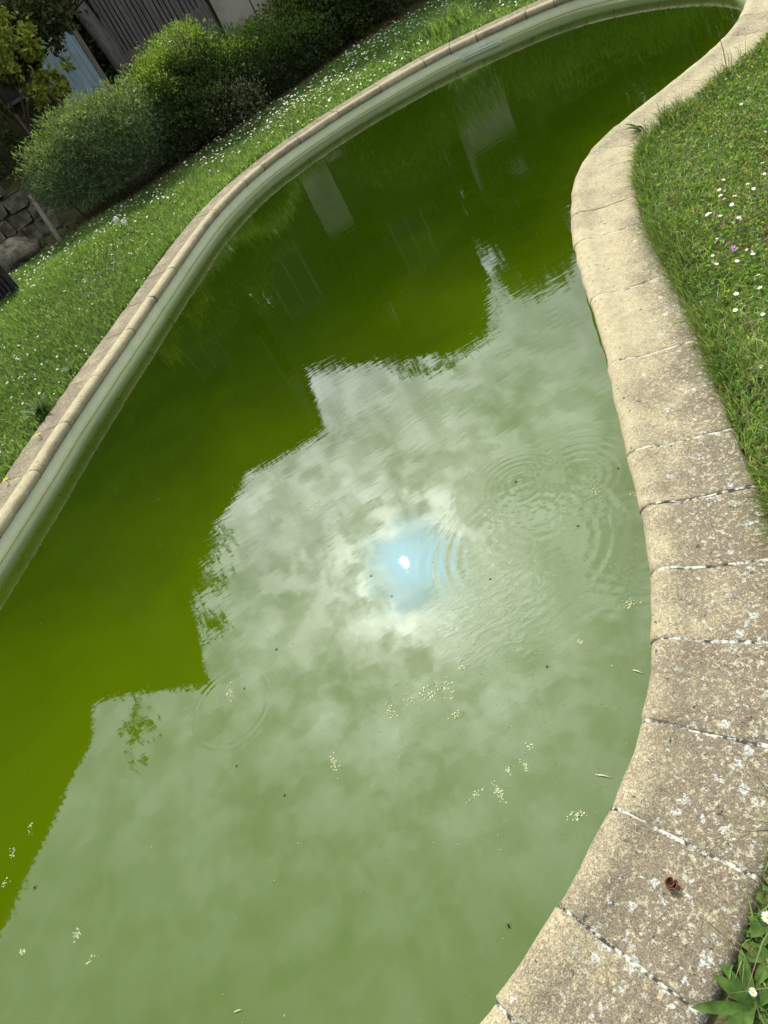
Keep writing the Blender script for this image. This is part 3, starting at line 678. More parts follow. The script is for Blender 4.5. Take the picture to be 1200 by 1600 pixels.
# leaf litter under the bushes
P = np.stack([rng.uniform(-2.2, 3.5, 2600), np.zeros(2600), np.full(2600, GROUND_Z + 0.006)], 1); P[:, 1] = HEDGE(P[:, 0]) + rng.gamma(1.5, 0.22, 2600); n = len(P)
V, F, c = leaves_np(P, rng.normal(size=(n, 3)) * [1, 1, .15], rng.uniform(0.03, 0.06, n), rng.uniform(0.015, 0.035, n), palette(n, [(0.16, 0.075, 0.045), (0.11, 0.07, 0.04), (0.20, 0.11, 0.07), (0.07, 0.05, 0.03)]))
tag(link('leaf_litter', mesh_np('leaf_litter', V, F, [M['leaf']], c)), 'brown fallen leaves under the border shrubs', 'leaf litter', kind='stuff')

def tree(name, label, base, trunk_h, tr, crown, L, ratio, cols, n, seed, nb=9, cat='tree', group=None, tipcols=None):
    root = thing(name, label, cat, base, group); B = np.array(base, float); r = random.Random(seed)
    mb = MB(); top = np.array([0, 0, trunk_h]); pts = [np.array([0, 0, -0.05]), np.array([r.uniform(-.06, .06), r.uniform(-.06, .06), trunk_h * .5]), top]
    mb.tube(pts, [tr * 1.25, tr, tr * .8], 8)
    cs = [np.array(c[0]) - B for c in crown]
    ends = []
    for k in range(nb):
        c = cs[k % len(cs)]; rad = np.array(crown[k % len(cs)][1])
        e = c + np.array([r.uniform(-.7, .7), r.uniform(-.7, .7), r.uniform(-.5, .7)]) * rad
        st = pts[1] + (top - pts[1]) * r.uniform(.2, 1.0); md = (st + e) / 2 + np.array([r.uniform(-.15, .15), r.uniform(-.15, .15), r.uniform(0, .2)]) * rad
        mb.tube([st, md, e], [tr * .5, tr * .32, tr * .1], 5)
        for q in range(3):
            e2 = md + (e - md) * r.uniform(.2, .9) + np.array([r.uniform(-.4, .4), r.uniform(-.4, .4), r.uniform(-.3, .4)]) * rad
            mb.tube([md + (e - md) * r.uniform(0, .5), e2], [tr * .2, tr * .05], 4, False)
    mb.build('trunk', M['bark'], root, smooth=True)
    ps = []; tot = sum(c[2] for c in crown)
    for i, (ctr, rad, wt) in enumerate(crown):
        nn = int(n * wt / tot)
        # leaf clumps through the crown's volume, gaps between them
        rr = np.random.default_rng(seed * 31 + i); nc = max(6, nn // 55); cc = rr.normal(size=(nc, 3)); cc = unit(cc) * (rr.random((nc, 1)) ** 0.45); cc = np.array(ctr) + cc * np.array(rad)
        P = cc[rr.integers(0, nc, nn)] + rr.normal(size=(nn, 3)) * np.array(rad) * 0.10; cl = palette(nn, cols)
        if tipcols is not None:
            tp = rr.random(nn) < 0.35; cl[tp] = palette(int(tp.sum()), tipcols)
        Ls = rr.uniform(.6, 1.3, nn) * L
        ps.append(leaves_np(P - B, rr.normal(size=(nn, 3)) + [0, 0, -.1], Ls, Ls * ratio, cl))
    V, F, c = join_np(ps); link('crown', mesh_np('crown', V, F, [M['leaf']], c), root)
    return root
tree('fig_tree', 'small tree with dark trunk and thin drooping foliage before the blue door', (-0.95, 13.3, G0), 1.7, 0.05,
     [((-0.55, 13.0, 2.35), (1.3, 0.9, 0.75), 6), ((-1.5, 12.9, 2.1), (0.7, 0.7, 0.9), 3), ((0.45, 13.3, 2.15), (0.8, 0.6, 0.5), 2), ((-0.75, 12.6, 1.85), (0.7, 0.4, 0.45), 3), ((-1.9, 12.4, 1.5), (0.5, 0.5, 0.9), 2.5)], 0.09, 0.5, [(0.10, 0.13, 0.05), (0.14, 0.17, 0.07), (0.07, 0.09, 0.035), (0.17, 0.17, 0.08)], 15000, 11, 12)
tree('maple_sapling', 'young tree with yellow green lobed leaves at the upper left corner', (-1.35, 11.6, G0), 1.2, 0.025,
     [((-1.05, 11.6, 1.75), (0.5, 0.4, 0.55), 3), ((-0.75, 11.6, 1.25), (0.32, 0.3, 0.3), 2), ((-1.4, 11.5, 1.9), (0.5, 0.4, 0.6), 2)], 0.075, 0.6, [(0.26, 0.32, 0.05), (0.34, 0.37, 0.07), (0.15, 0.20, 0.04), (0.40, 0.37, 0.09)], 2200, 12, 9)
tree('broadleaf_tree', 'tall leafy tree beside the pale house mirrored in the water', (6.6, 16.2, G0), 3.2, 0.16,
     [((6.6, 16.2, 5.7), (1.35, 1.5, 1.7), 5), ((8.3, 15.8, 5.0), (1.5, 1.6, 1.7), 4), ((7.0, 16.4, 3.4), (2.4, 1.4, 1.8), 5)], 0.24, 0.5, DG + [(0.10, 0.13, 0.04)], 26000, 13, 14)
tree('broadleaf_tree', 'dark spreading tree beyond the right end of the hedge', (11.5, 14.0, G0), 2.2, 0.16,
     [((11.2, 14.0, 3.6), (2.4, 1.8, 2.0), 5), ((13.5, 12.5, 3.8), (2.2, 1.8, 2.4), 4), ((9.6, 14.8, 3.0), (2.0, 1.4, 2.2), 4)], 0.15, 0.55, DG, 26000, 14, 12)

# ---------------------------------------------------------------- houses seen over the border and in the water
def prism(name, outline, y0, y1, mt, parent, off):
    """outline in x,z pushed along y"""
    n = len(outline); V = [(x, y0, z) for x, z in outline] + [(x, y1, z) for x, z in outline]
    F = [tuple(range(n)), tuple(range(2 * n - 1, n - 1, -1))] + [(i, i + n, (i + 1) % n + n, (i + 1) % n) for i in range(n)]
    me = mesh_np(name, np.array(V) - np.array(off), F, [mt])
    bm = bmesh.new(); bm.from_mesh(me); bmesh.ops.recalc_face_normals(bm, faces=bm.faces); bm.to_mesh(me); bm.free()
    return link(name, me, parent)
def window(parent, off, x, z, wd, ht, y, nx=2, nz=3):
    f = MB(); t_ = 0.07
    f.box((x, y - .04, z), (x + t_, y + .05, z + ht)); f.box((x + wd - t_, y - .04, z), (x + wd, y + .05, z + ht))
    f.box((x + t_, y - .04, z), (x + wd - t_, y + .05, z + t_)); f.box((x + t_, y - .04, z + ht - t_), (x + wd - t_, y + .05, z + ht))
    for i in range(1, nx): xx = x + wd * i / nx; f.box((xx - .02, y - .03, z + t_), (xx + .02, y + .04, z + ht - t_))
    f.v = [tuple(np.array(v) - off) for v in f.v]; o = f.build('window', M['oldwood'], parent)
    for i in range(nx):
        for k in range(nz):
            q = MB(); a = x + t_ + (wd - 2 * t_) * i / nx + .025; b = x + t_ + (wd - 2 * t_) * (i + 1) / nx - .025
            c_ = z + t_ + (ht - 2 * t_) * k / nz + .012; d_ = z + t_ + (ht - 2 * t_) * (k + 1) / nz - .012
            q.box((a, y - .012, c_), (b, y + .012, d_)); q.v = [tuple(np.array(v) - off) for v in q.v]; q.build('pane', M['glass'], o)
HY = 17.0
house = thing('pale_house', 'plastered gabled house with a dark boarded gate behind the border', 'house', (2.7, HY, G0)); HO = np.array([2.7, HY, G0])
prism('wall', [(-0.05, G0), (5.6, G0), (5.6, 7.0), (4.88, 8.45), (4.25, 8.42), (-0.05, 6.30)], HY, HY + 7, M['stonewall'], house, HO)
# pale plastered strips of the facade: the one beside the gate and, higher, the one above it
prism('plaster_panel', [(2.33, G0), (3.02, G0), (3.02, 4.30), (2.33, 4.30)], HY - .06, HY - .002, M['plaster'], house, HO)
prism('plaster_panel', [(3.05, G0), (3.55, G0), (3.55, 2.5), (3.05, 2.5)], HY - .045, HY - .002, M['plaster'], house, HO)
prism('plaster_panel', [(2.45, 5.75), (2.98, 5.75), (2.98, 6.95), (2.45, 6.95)], HY - .05, HY - .002, M['plaster'], house, HO)
window(house, HO, 0.55, 3.6, 1.0, 1.5, HY - .06); window(house, HO, 3.7, 4.4, 0.9, 1.4, HY - .06)
# roof: two slopes of tiles with an overhang
def roof_slope(name, xa, za, xb, zb, y0, y1, parent, off, th=0.10):
    d = np.array([xb - xa, zb - za]); L_ = np.hypot(*d); d /= L_; nr = np.array([-d[1], d[0]]); nr *= 1 if nr[1] > 0 else -1
    V = []; F = []; nx = max(2, int(L_ / 0.28)); ny = max(2, int((y1 - y0) / 0.26))
    for i in range(nx + 1):
        for h_ in ((0.10, 0.0) if 0 < i < nx else ((0.10,) if i == 0 else (0.06,))):
            for j in range(ny * 4 + 1):
                y = y0 + (y1 - y0) * j / (ny * 4); hh = h_ + 0.035 * math.cos(j * math.pi / 2)
                q = np.array([xa, za]) + d * L_ * i / nx + nr * (hh - 0.02); V.append((q[0], y, q[1]))
    rows_ = len(V) // (ny * 4 + 1); m_ = ny * 4 + 1
    for i in range(rows_ - 1):
        for j in range(m_ - 1): F.append((i * m_ + j, i * m_ + j + 1, (i + 1) * m_ + j + 1, (i + 1) * m_ + j))
    b = len(V)
    for (x, z) in ((xa, za), (xb, zb)):
        for y in (y0, y1): V.append((x, y, z))
    F.append((b, b + 1, b + 3, b + 2))
    return link(name, mesh_np(name, np.array(V) - off, F, [M['rooftile']]), parent)
roof_slope('roof', -0.30, 6.20, 4.25, 8.47, HY - .12, HY + 7.1, house, HO)
roof_slope('roof', 4.25, 8.44, 4.90, 8.47, HY - .12, HY + 7.1, house, HO)
roof_slope('roof', 4.88, 8.50, 5.62, 7.02, HY - .12, HY + 7.1, house, HO)
# dark boarded gate
gate = thing('board_gate', 'dark weathered wooden gate of narrow upright boards with open gaps', 'gate', (1.3, HY - .10, G0))
gx = 0.34; i = 0; bmeshes = []
while gx < 2.24:
    bw = 0.088 + rng.uniform(-.008, .010); mb = MB(); h0, h1 = 0.05, 2.75 + rng.uniform(-.03, .03); yy = rng.uniform(-.008, .008)
    slot = 0.022 if i % 5 else 0.010
    mb.box((0, yy - .014, h0), (bw - slot, yy + .014, h1), 0.003)
    mb.build('board', M['oldwood'], gate, (gx - 1.3, 0, 0)); gx += bw; i += 1
mb = MB(); mb.box((-1.0, -.055, 0.10), (0.95, -.016, 0.88), 0.004); mb.build('kick_panel', M['oldwood'], gate)
mb = MB(); mb.box((-1.0, .022, 1.9), (0.95, .06, 2.02), 0.004); mb.build('rail', M['oldwood'], gate)
mb = MB(); mb.box((-1.0, .022, 0.3), (0.95, .06, 0.42), 0.004); mb.build('rail', M['oldwood'], gate)
pst = thing('gate_post', 'thick dark wooden post leaning beside the boarded gate', 'post', (0.18, HY - .3, G0))
mb = MB(); mb.tube([(0.08, 0, -.05), (0.05, 0, 1.0), (-0.10, 0, 2.2), (-0.16, 0, 2.8)], [0.17, 0.16, 0.15, 0.14], 9); mb.build('trunk', M['oldwood'], pst, smooth=True)
# pale blue planked door between stone walls
bd = thing('blue_door', 'pale blue planked door behind the small tree', 'door', (-0.62, 16.4, G0))
for k in range(7):
    mb = MB(); mb.box((0, -.016, 0.0), (0.112, .016, 2.6), 0.003); mb.build('plank', M['bluewood'], bd, (-0.41 + k * 0.117, 0, 0.1))
mb = MB(); mb.box((-.5, -.03, 0), (-.415, .05, 2.8), 0.004); mb.build('frame', M['post'], bd)
mb = MB(); mb.box((.415, -.03, 0), (.50, .05, 2.8), 0.004); mb.build('frame', M['post'], bd)

# long stone house to the left: facade corners found from its roof line in the water
SH = 9.8
fac = [(0.6, 25.0), (-0.42, 19.3), (-3.1, 19.75), (-4.7, 17.9), (-5.9, 15.4), (-5.95, 12.6), (-7.5, 13.5), (-8.9, 14.0), (-9.1, 12.9), (-10.6, 10.8), (-11.3, 9.6), (-14, 6.0)]
back = [(-17, 10), (-14, 17), (-9, 23), (0.8, 25)]
zt = {0: 9.0, 4: 9.8, 5: 10.0, 6: 9.75, 7: 9.6}
sh = thing('stone_house', 'long brown stone house whose stepped roof line shows in the water', 'house', (-5, 18, G0)); SO = np.array([-5, 18, G0])
ol = fac + back; n = len(ol); V = [(x, y, G0) for x, y in ol] + [(x, y, zt.get(i, SH)) for i, (x, y) in enumerate(ol)]
F = [(i, (i + 1) % n, (i + 1) % n + n, i + n) for i in range(n)]
me = mesh_np('wall', np.array(V) - SO, F, [M['stonewall']])
link('wall', me, sh)
# eaves: a thick uneven edge of tiles following the facade, sloping roof behind it
E_ = []; F = []
for i, (x, y) in enumerate(fac):
    a = np.array(fac[max(i - 1, 0)]); b = np.array(fac[min(i + 1, len(fac) - 1)]); d = unit(b - a); nr = np.array([d[1], -d[0]])
    if nr @ (np.array([0, 0]) - np.array([x, y])) < 0: nr = -nr
    z_ = zt.get(i, SH)
    for o_, dz in ((0.12, -.10), (0.14, 0.0), (-1.5, .75), (-3.0, 1.5)):
        k_ = min(o_, 0.14); E_.append((x + nr[0] * k_, y + nr[1] * k_, z_ + 0.02 + (dz if o_ > 0 else dz * .25)))
for i in range(len(fac) - 1):
    for j in range(3): F.append((i * 4 + j, i * 4 + j + 1, i * 4 + 5 + j, i * 4 + 4 + j))
link('roof', mesh_np('roof', np.array(E_) - SO, F, [M['rooftile']]), sh)
mb = MB()
for i in range(len(fac) - 1):
    a = np.array(fac[i]); b = np.array(fac[i + 1]); L_ = np.linalg.norm(b - a); nt = int(L_ / .16)
    for k in range(nt):
        q = a + (b - a) * (k + .5) / nt; z_ = zt.get(i, SH) + (zt.get(i + 1, SH) - zt.get(i, SH)) * (k + .5) / nt
        d = (b - a) / L_; nr = np.array([d[1], -d[0]]); nr = nr if nr @ (-q) > 0 else -nr
        p0 = np.array([*(q + nr * (.17 + .02 * random.random())), z_ + .0 + random.uniform(-.03, .03)]); p1 = np.array([*(q - nr * .3), z_ + .13]); mb.tube([p0 - SO, p1 - SO], [.035, .03], 6)
o = mb.build('roof_edge', M['rooftile'], sh); o['kind'] = 'stuff'
q1 = mirrored(95, 1207, 16.0); q2 = mirrored(130, 1199, 16.0)
mb = MB(); xa, xb = sorted((q1[0], q2[0])); ya = (q1[1] + q2[1]) / 2; mb.box((xa, ya - .25, 8.6), (xb, ya + .35, (q1[2] + q2[2]) / 2), .03); mb.v = [tuple(np.array(v) - SO) for v in mb.v]; mb.build('chimney', M['stonewall'], sh)
window(sh, SO, -2.4, 4.6, 1.0, 1.6, 19.45); window(sh, SO, -2.4, 1.0, 1.0, 1.7, 19.45)
# pale rendered wall further right
pw = thing('rendered_wall', 'pale rendered wall end mirrored in the far water', 'wall', (5.75, 14.2, G0)); 
mb = MB(); mb.box((-.48, -.02, 0), (.50, .35, 3.95), 0.01); mb.build('render', M['plaster'], pw)
mb = MB(); mb.box((-.54, -.08, 3.952), (.56, .41, 4.05), 0.01); mb.build('coping', M['stoneblock'], pw)
mb = MB(); mb.box((-.30, .36, 0), (6.5, .75, 3.4), 0.01); mb.build('stone_wall', M['stonewall'], pw)

# ivy over the facades
def ivy(label, x0, x1, z0, z1, y, n, seed, dens=0.45):
    root = thing('ivy', label, 'ivy', ((x0 + x1) / 2, y, z0), 'ivy on the house fronts'); B = np.array([(x0 + x1) / 2, y, z0]); r = np.random.default_rng(seed)
    P = np.stack([r.uniform(x0, x1, n), y - r.gamma(2, .04, n), r.uniform(z0, z1, n)], 1); k = vnoise(P[:, [0, 2]] * [1, 1], 1.3, seed) * .6 + vnoise(P[:, [0, 2]], 3.1, seed + 1) * .4
    P = P[k > dens]; nn = len(P)
    V, F, c = leaves_np(P - B, r.normal(size=(nn, 3)) * [.6, .4, .6] + [0, -.4, -.5], r.uniform(.07, .13, nn), r.uniform(.06, .11, nn), palette(nn, DG + [(.13, .18, .05), (.10, .15, .04)]))
    link('foliage', mesh_np('foliage', V, F, [M['leaf']], c), root)
    mb = MB()
    for q in range(4):
        xs = r.uniform(x0 + .1, x1 - .1); mb.tube([np.array([xs + r.uniform(-.25, .25), y - .02, z0 + (z1 - z0) * u]) - B for u in np.linspace(0, .9, 7)], np.linspace(.025, .008, 7), 5)
    mb.build('stem', M['bark'], root)
ivy('dark ivy covering the plastered front above the pale strip', 1.9, 3.6, 4.0, 6.0, HY - .08, 5000, 21, .40)
ivy('ivy trailing over the head of the rendered wall', 5.2, 6.7, 3.2, 4.3, 14.1, 2500, 22, .42)
ivy('sparse ivy round the small high pale panel of the gabled house', 2.1, 3.2, 5.4, 7.2, HY - .08, 2600, 24, .47)
ivy('bare stemmed ivy on the stone between blue door and gate post', -0.2, 0.25, 0.4, 3.0, 16.9, 900, 23, .5)

# leafy shoots standing above the roof line (they show against the mirrored sky)
def shoot(label, pts, d, nl, L, seed):
    Q = [mirrored(px, py, d) for px, py in pts]; B = Q[0].copy(); root = thing('climbing_shoot', label, 'climber', tuple(B), 'climber shoots along the roof line'); r = np.random.default_rng(seed)
    mb = MB(); mb.tube([q - B for q in Q], np.linspace(.02, .006, len(Q)), 5); mb.build('stem', M['bark'], root)
    Q = np.array(Q); u = r.uniform(0, len(Q) - 1.001, nl); i = u.astype(int); f_ = (u - i)[:, None]; P = Q[i] * (1 - f_) + Q[i + 1] * f_ + r.normal(size=(nl, 3)) * L * .55
    V, F, c = leaves_np(P - B, r.normal(size=(nl, 3)), r.uniform(.6, 1.2, nl) * L, r.uniform(.3, .6, nl) * L, palette(nl, DG), 0.1)
    link('foliage', mesh_np('foliage', V, F, [M['leaf']], c), root)
shoot('hanging looking leafy shoot above the left roof end', [(212, 1080), (212, 1110), (208, 1145), (204, 1195)], 15.2, 60, .25, 31)
shoot('short side sprig of the leafy shoot on the left roof', [(210, 1140), (225, 1142), (243, 1133)], 15.2, 22, .23, 32)
shoot('bushy shoot leaning from the stone house roof corner', [(282, 930), (308, 920), (330, 915), (356, 900)], 16.0, 110, .26, 33)
shoot('small shoot on the upright edge of the stone house roof', [(308, 955), (322, 965), (332, 985), (352, 972)], 15.2, 80, .25, 34)
shoot('topmost shoot on the stone house roof edge', [(322, 885), (334, 865), (344, 845), (356, 832)], 17.2, 70, .24, 35)
shoot('leafy shoot along the pale house gable', [(600, 562), (640, 578), (675, 572), (710, 564)], 17.3, 190, .19, 36)
shoot('rough creeper along the lower roof edge at the left', [(92, 1215), (78, 1252), (58, 1305), (30, 1372), (2, 1438)], 15.6, 150, .13, 38)
shoot('creeper along the upper roof edge of the stone house', [(345, 805), (362, 775), (385, 742), (430, 715), (470, 700)], 18.6, 130, .12, 39)
shoot('thin hanging stem at the gable end of the pale house', [(705, 566), (745, 545), (772, 520), (776, 480), (770, 455)], 17.6, 70, .11, 37)

# ---------------------------------------------------------------- left corner: stone wall, post, slatted panel
sw = thing('garden_wall', 'low crumbling wall of pale stones at the left edge of the border', 'wall', (-2.35, 10.4, G0))
r = random.Random(5)
for lvl in range(5):
    x = -0.75
    while x < 0.62:
        wd = r.uniform(.10, .40); ht = .205 - .012 * lvl
        if lvl > 2 and x > 0.30: break
        mb = MB(); mb.box((0, r.uniform(-.03, .02), 0), (wd - .014, .32, ht - .012), .014)
        v = [(a + r.uniform(-.022, .022), b + r.uniform(-.03, .03), c_ + r.uniform(-.018, .018)) for a, b, c_ in mb.v]; mb.v = v
        mb.build('stone', M['brick' if (lvl == 3 and r.random() < .5) else 'stoneblock'], sw, (x, 0, lvl * .2)); x += wd
mb = MB(); mb.box((-.74, .06, 0), (.6, .26, .58)); mb.build('mortar_core', M['stonewall'], sw)
for (x, y, s_, lb) in ((-2.15, 9.75, .26, 'broad pale boulder at the foot of the crumbling wall'), (-2.55, 9.6, .20, 'smaller pale boulder left of the broad one')):
    bm = bmesh.new(); bmesh.ops.create_icosphere(bm, subdivisions=3, radius=s_)
    for v in bm.verts:
        q = v.co; q.x *= 1.3; q.z *= .75; k = 1 + .16 * math.sin(q.x * 14 + s_ * 50) * math.cos(q.y * 17) + .10 * math.sin(q.z * 23 + q.x * 9) + .05 * math.sin(q.x * 47 + q.y * 39) + .04 * math.cos(q.z * 61); v.co = q * k
    me = bpy.data.meshes.new('boulder'); bm.to_mesh(me); bm.free(); me.materials.append(M['stoneblock']); me.polygons.foreach_set('use_smooth', np.ones(len(me.polygons), dtype=bool))
    tag(link('boulder', me, None, (x, y, G0 + s_ * .35)), lb, 'boulder', 'boulders below the crumbling wall')
b0 = at(98, 382, G0)
r1 = ray(57, 320); k = (b0[1] + .25) / r1[1]; tp_ = r1 * k + np.array([0, 0, CAMZ])
po = thing('wooden_post', 'slim grey wooden post at the left end of the round bush', 'post', tuple(b0))
mb = MB(); e = (tp_ - b0); mb.tube([-.05 * e, e * .5, e * 1.25], [.034, .032, .028], 8); mb.build('shaft', M['post'], po, smooth=True)
# black slatted panel lying at the edge of the lawn
q0 = at(33, 455, G0); sp_o = thing('slatted_panel', 'black slatted panel standing on the lawn at the left edge', 'panel', tuple(q0), rz=R_(8))
for k in range(9):
    mb = MB(); mb.box((-.045 - k * .05, -.01, .03), (-.02 - k * .05, .012, .40), .002); mb.build('slat', M['black'], sp_o)
mb = MB(); mb.box((-.016, -.02, 0), (.012, .022, .43), .003); mb.build('edge_frame', M['black'], sp_o)
mb = MB(); mb.box((-.5, -.02, .40), (-.018, .022, .43), .003); mb.build('edge_frame', M['black'], sp_o)
mb = MB(); mb.box((-.5, -.02, 0.002), (-.018, .022, .028), .003); mb.build('edge_frame', M['black'], sp_o)
mb = MB(); mb.box((-.5, .03, .02), (-.02, .34, .40), .005); mb.build('case', M['black'], sp_o)

# ---------------------------------------------------------------- flowers and weeds
def petal_ring(n, r0, r1, wd, up, z):
    V = []; F = []
    for k in range(n):
        a = 2 * math.pi * k / n + rng.uniform(-.08, .08); c_, s_ = math.cos(a), math.sin(a); rr = r1 * rng.uniform(.9, 1.05); b = len(V)
        for rad_, w_, u_ in ((r0, wd * .5, 0), ((r0 + rr) / 2, wd, up * .5), (rr, wd * .45, up)):
            V += [(c_ * rad_ - s_ * w_ / 2, s_ * rad_ + c_ * w_ / 2, z + u_), (c_ * rad_ + s_ * w_ / 2, s_ * rad_ - c_ * w_ / 2, z + u_)]
        F += [(b, b + 1, b + 3, b + 2), (b + 2, b + 3, b + 5, b + 4)]
    return V, F
def dome(r, h, z, n=8):
    V = [(r * math.cos(2 * math.pi * k / n), r * math.sin(2 * math.pi * k / n), z) for k in range(n)] + [(r * .6 * math.cos(2 * math.pi * k / n), r * .6 * math.sin(2 * math.pi * k / n), z + h * .8) for k in range(n)] + [(0, 0, z + h)]
    F = [(k, (k + 1) % n, n + (k + 1) % n, n + k) for k in range(n)] + [(n + k, n + (k + 1) % n, 2 * n) for k in range(n)]
    return V, F
def daisy_meshes(hgt, r):
    mb = MB(); mb.add(*petal_ring(15, r * .25, r, r * .34, r * .22, hgt)); me_p = bpy.data.meshes.new('petals'); me_p.from_pydata(mb.v, [], mb.f); me_p.materials.append(M['petal'])
    mb = MB(); mb.add(*dome(r * .34, r * .22, hgt + .0005)); me_d = bpy.data.meshes.new('disc'); me_d.from_pydata(mb.v, [], mb.f); me_d.materials.append(M['disc'])
    mb = MB(); mb.tube([(0, 0, 0), (.003, .002, hgt * .5), (0, 0, hgt)], .0011, 4); me_s = bpy.data.meshes.new('stem'); me_s.from_pydata(mb.v, [], mb.f); me_s.materials.append(M['stem'])
    return me_p, me_d, me_s
dm = daisy_meshes(.055, .0105)
def daisy(loc, label, group, sc=1.0, tilt=(0, 0), parts=True):
    o = thing('daisy', label, 'daisy', loc, group); o.rotation_euler = (tilt[0], tilt[1], random.uniform(0, 6.28)); o.scale = (sc, sc, sc)
    link('petals', dm[0], o); link('disc', dm[1], o); link('stem', dm[2], o); return o
px3 = [(845, 233), (848, 272), (868, 272), (855, 312), (880, 318), (905, 322), (910, 348), (918, 380), (795, 393), (840, 415), (835, 433), (955, 420), (922, 425), (618, 457), (643, 457), (625, 485), (825, 505), (905, 550), (985, 550), (803, 590), (917, 627), (1037, 692), (1060, 750), (915, 785), (943, 820), (913, 857), (1050, 872), (1010, 1127), (1045, 1127), (1060, 1055), (973, 257), (1000, 272), (1047, 163), (825, 640), (995, 600)]
RL = 'white daisy open in the weedy grass right of the coping'; RG = 'daisies in the grass right of the coping'
for a, b in px3:
    q = at(850 + a / 3.077, 200 + b / 3.077, 0.03); daisy((q[0], q[1], GROUND_Z + .005), RL, RG, random.uniform(.55, .92), (random.uniform(-.35, .35), random.uniform(-.35, .35)))
for _ in range(26):
    q = at(random.uniform(1050, 1198), random.uniform(130, 640), 0.03)
    if not inside(np.array([q]), offset(CW + .1))[0]: daisy((q[0], q[1], GROUND_Z), RL, RG, random.uniform(.55, .85), (random.uniform(-.6, .6), random.uniform(-.6, .6)))
q = at(1199, 1432, 0.03); daisy((q[0], q[1], GROUND_Z), 'white daisy at the edge of the stone by the broad weed leaves', None, 1.0)
q = at(1158, 1547, 0.03); daisy((q[0], q[1], GROUND_Z), 'half closed daisy among the long leaves in the lower right corner', None, .7, (.4, .2))
q = at(850 + 912 / 3.077, 200 + 575 / 3.077, 0.03)
o = thing('purple_flower', 'small purple flower in the grass right of the coping', 'flower', (q[0], q[1], GROUND_Z))
for k in range(4):
    mb = MB(); mb.add(*petal_ring(6, .001, .008, .005, .003, .045 + .006 * k)); p_ = mb.build('petals', M['purple'], o, (random.uniform(-.008, .008), random.uniform(-.008, .008), 0))
mb = MB(); mb.tube([(0, 0, 0), (0, 0, .066)], .0012, 4); mb.build('stem', M['stem'], o)
# daisies in the lawn between pool and border: the nearest as single flowers, the rest as one carpet
P = scatter(-3.2, 5.0, 2.8, 10.3, 170, 0.0); P = P[((P[:, 1] > 5) | (P[:, 0] < -0.2)) & (P[:, 1] < HEDGE(P[:, 0]) + .05) & visible(P, 5)]
k = vnoise(P, 1.5, 41) * .6 + vnoise(P, 4.0, 42) * .4; hb = np.exp(-((HEDGE(P[:, 0]) - P[:, 1] - .45) / .55) ** 2)
P = P[rng.random(len(P)) < np.clip((k - .34) * 1.6 + hb * np.where(P[:, 0] > .3, .75, .25), .02, 1)]
P = P[np.argsort(np.linalg.norm(P - CAMXY, axis=1))]
nsing = min(230, len(P))
for q in P[:nsing]:
    daisy((q[0], q[1], GROUND_Z + .005), 'tiny white daisy in the lawn between the pool and the border', 'daisies in the lawn beyond the pool', random.uniform(.5, 1.0), (random.uniform(-.6, .6), random.uniform(-.6, .6)))
VV = []; FF = []; MI = []
rest = P[nsing:]
for q in rest:
    h_ = rng.uniform(.05, .075); V1, F1 = petal_ring(7, .002, .0105 * rng.uniform(.8, 1.2), .0085, rng.uniform(.0, .004), h_); tl = rng.normal(size=2) * .25; b = len(VV)
    VV += [(x + q[0], y + q[1], z + q[2] + tl[0] * x + tl[1] * y) for x, y, z in V1]; FF += [tuple(i + b for i in f) for f in F1]; MI += [0] * len(F1)
    V1, F1 = dome(.0035, .002, h_ + .001, 5); b = len(VV); VV += [(x + q[0], y + q[1], z + q[2]) for x, y, z in V1]; FF += [tuple(i + b for i in f) for f in F1]; MI += [1] * len(F1)
if VV: tag(link('daisies', mesh_np('daisies', VV, FF, [M['petal'], M['disc']], fm=MI)), 'carpet of tiny white daisies along the foot of the border', 'daisies', kind='stuff')
print('daisies', len(P))
# yellow dandelions
def dandelion(px, py, label, r=.016, z=.05):
    q = at(px, py, z + GROUND_Z); o = thing('dandelion', label, 'dandelion', (q[0], q[1], GROUND_Z), 'yellow dandelions')
    mb = MB()
    for k in range(3): mb.add(*petal_ring(14, .001, r * (1 - .25 * k), r * .3, r * .15 + .002 * k, z + .002 * k))
    mb.build('petals', M['yellow'], o); mb = MB(); mb.tube([(0, 0, 0), (0, 0, z)], .002, 5); mb.build('stem', M['stem'], o); return o
dandelion(60, 679, 'yellow dandelion touching the coping joint beside the leafy rosette'); dandelion(9, 750, 'yellow dandelion by the coping at the left edge of the photo')
for a, b in ((160, 357), (487, 187), (473, 196), (493, 185)): dandelion(a, b, 'small yellow flower among the daisies of the far lawn', .010)
# dandelion seed heads
for a, b, lb in ((181, 343, 'left of two white dandelion seed heads at the border foot'), (194, 347, 'right of two white dandelion seed heads at the border foot')):
    q = at(a, b, .10); o = thing('dandelion_clock', lb, 'dandelion clock', (q[0], q[1], GROUND_Z))
    mb = MB()
    for k in range(90):
        d = unit(rng.normal(size=3)); e = np.array([0, 0, .13]) + d * .030; mb.tube([np.array([0, 0, .13]), e], .0007, 3, False); sd_ = unit(np.cross(d, rng.normal(size=3))); s2 = np.cross(d, sd_)
        mb.add([e + sd_ * .007, e + s2 * .007, e - sd_ * .007, e - s2 * .007], [(0, 1, 2, 3)])
    mb.build('seeds', M['petal'], o); mb = MB(); mb.tube([(0, 0, 0), (.006, 0, .07), (0, 0, .13)], .002, 5); mb.build('stem', M['stem'], o)
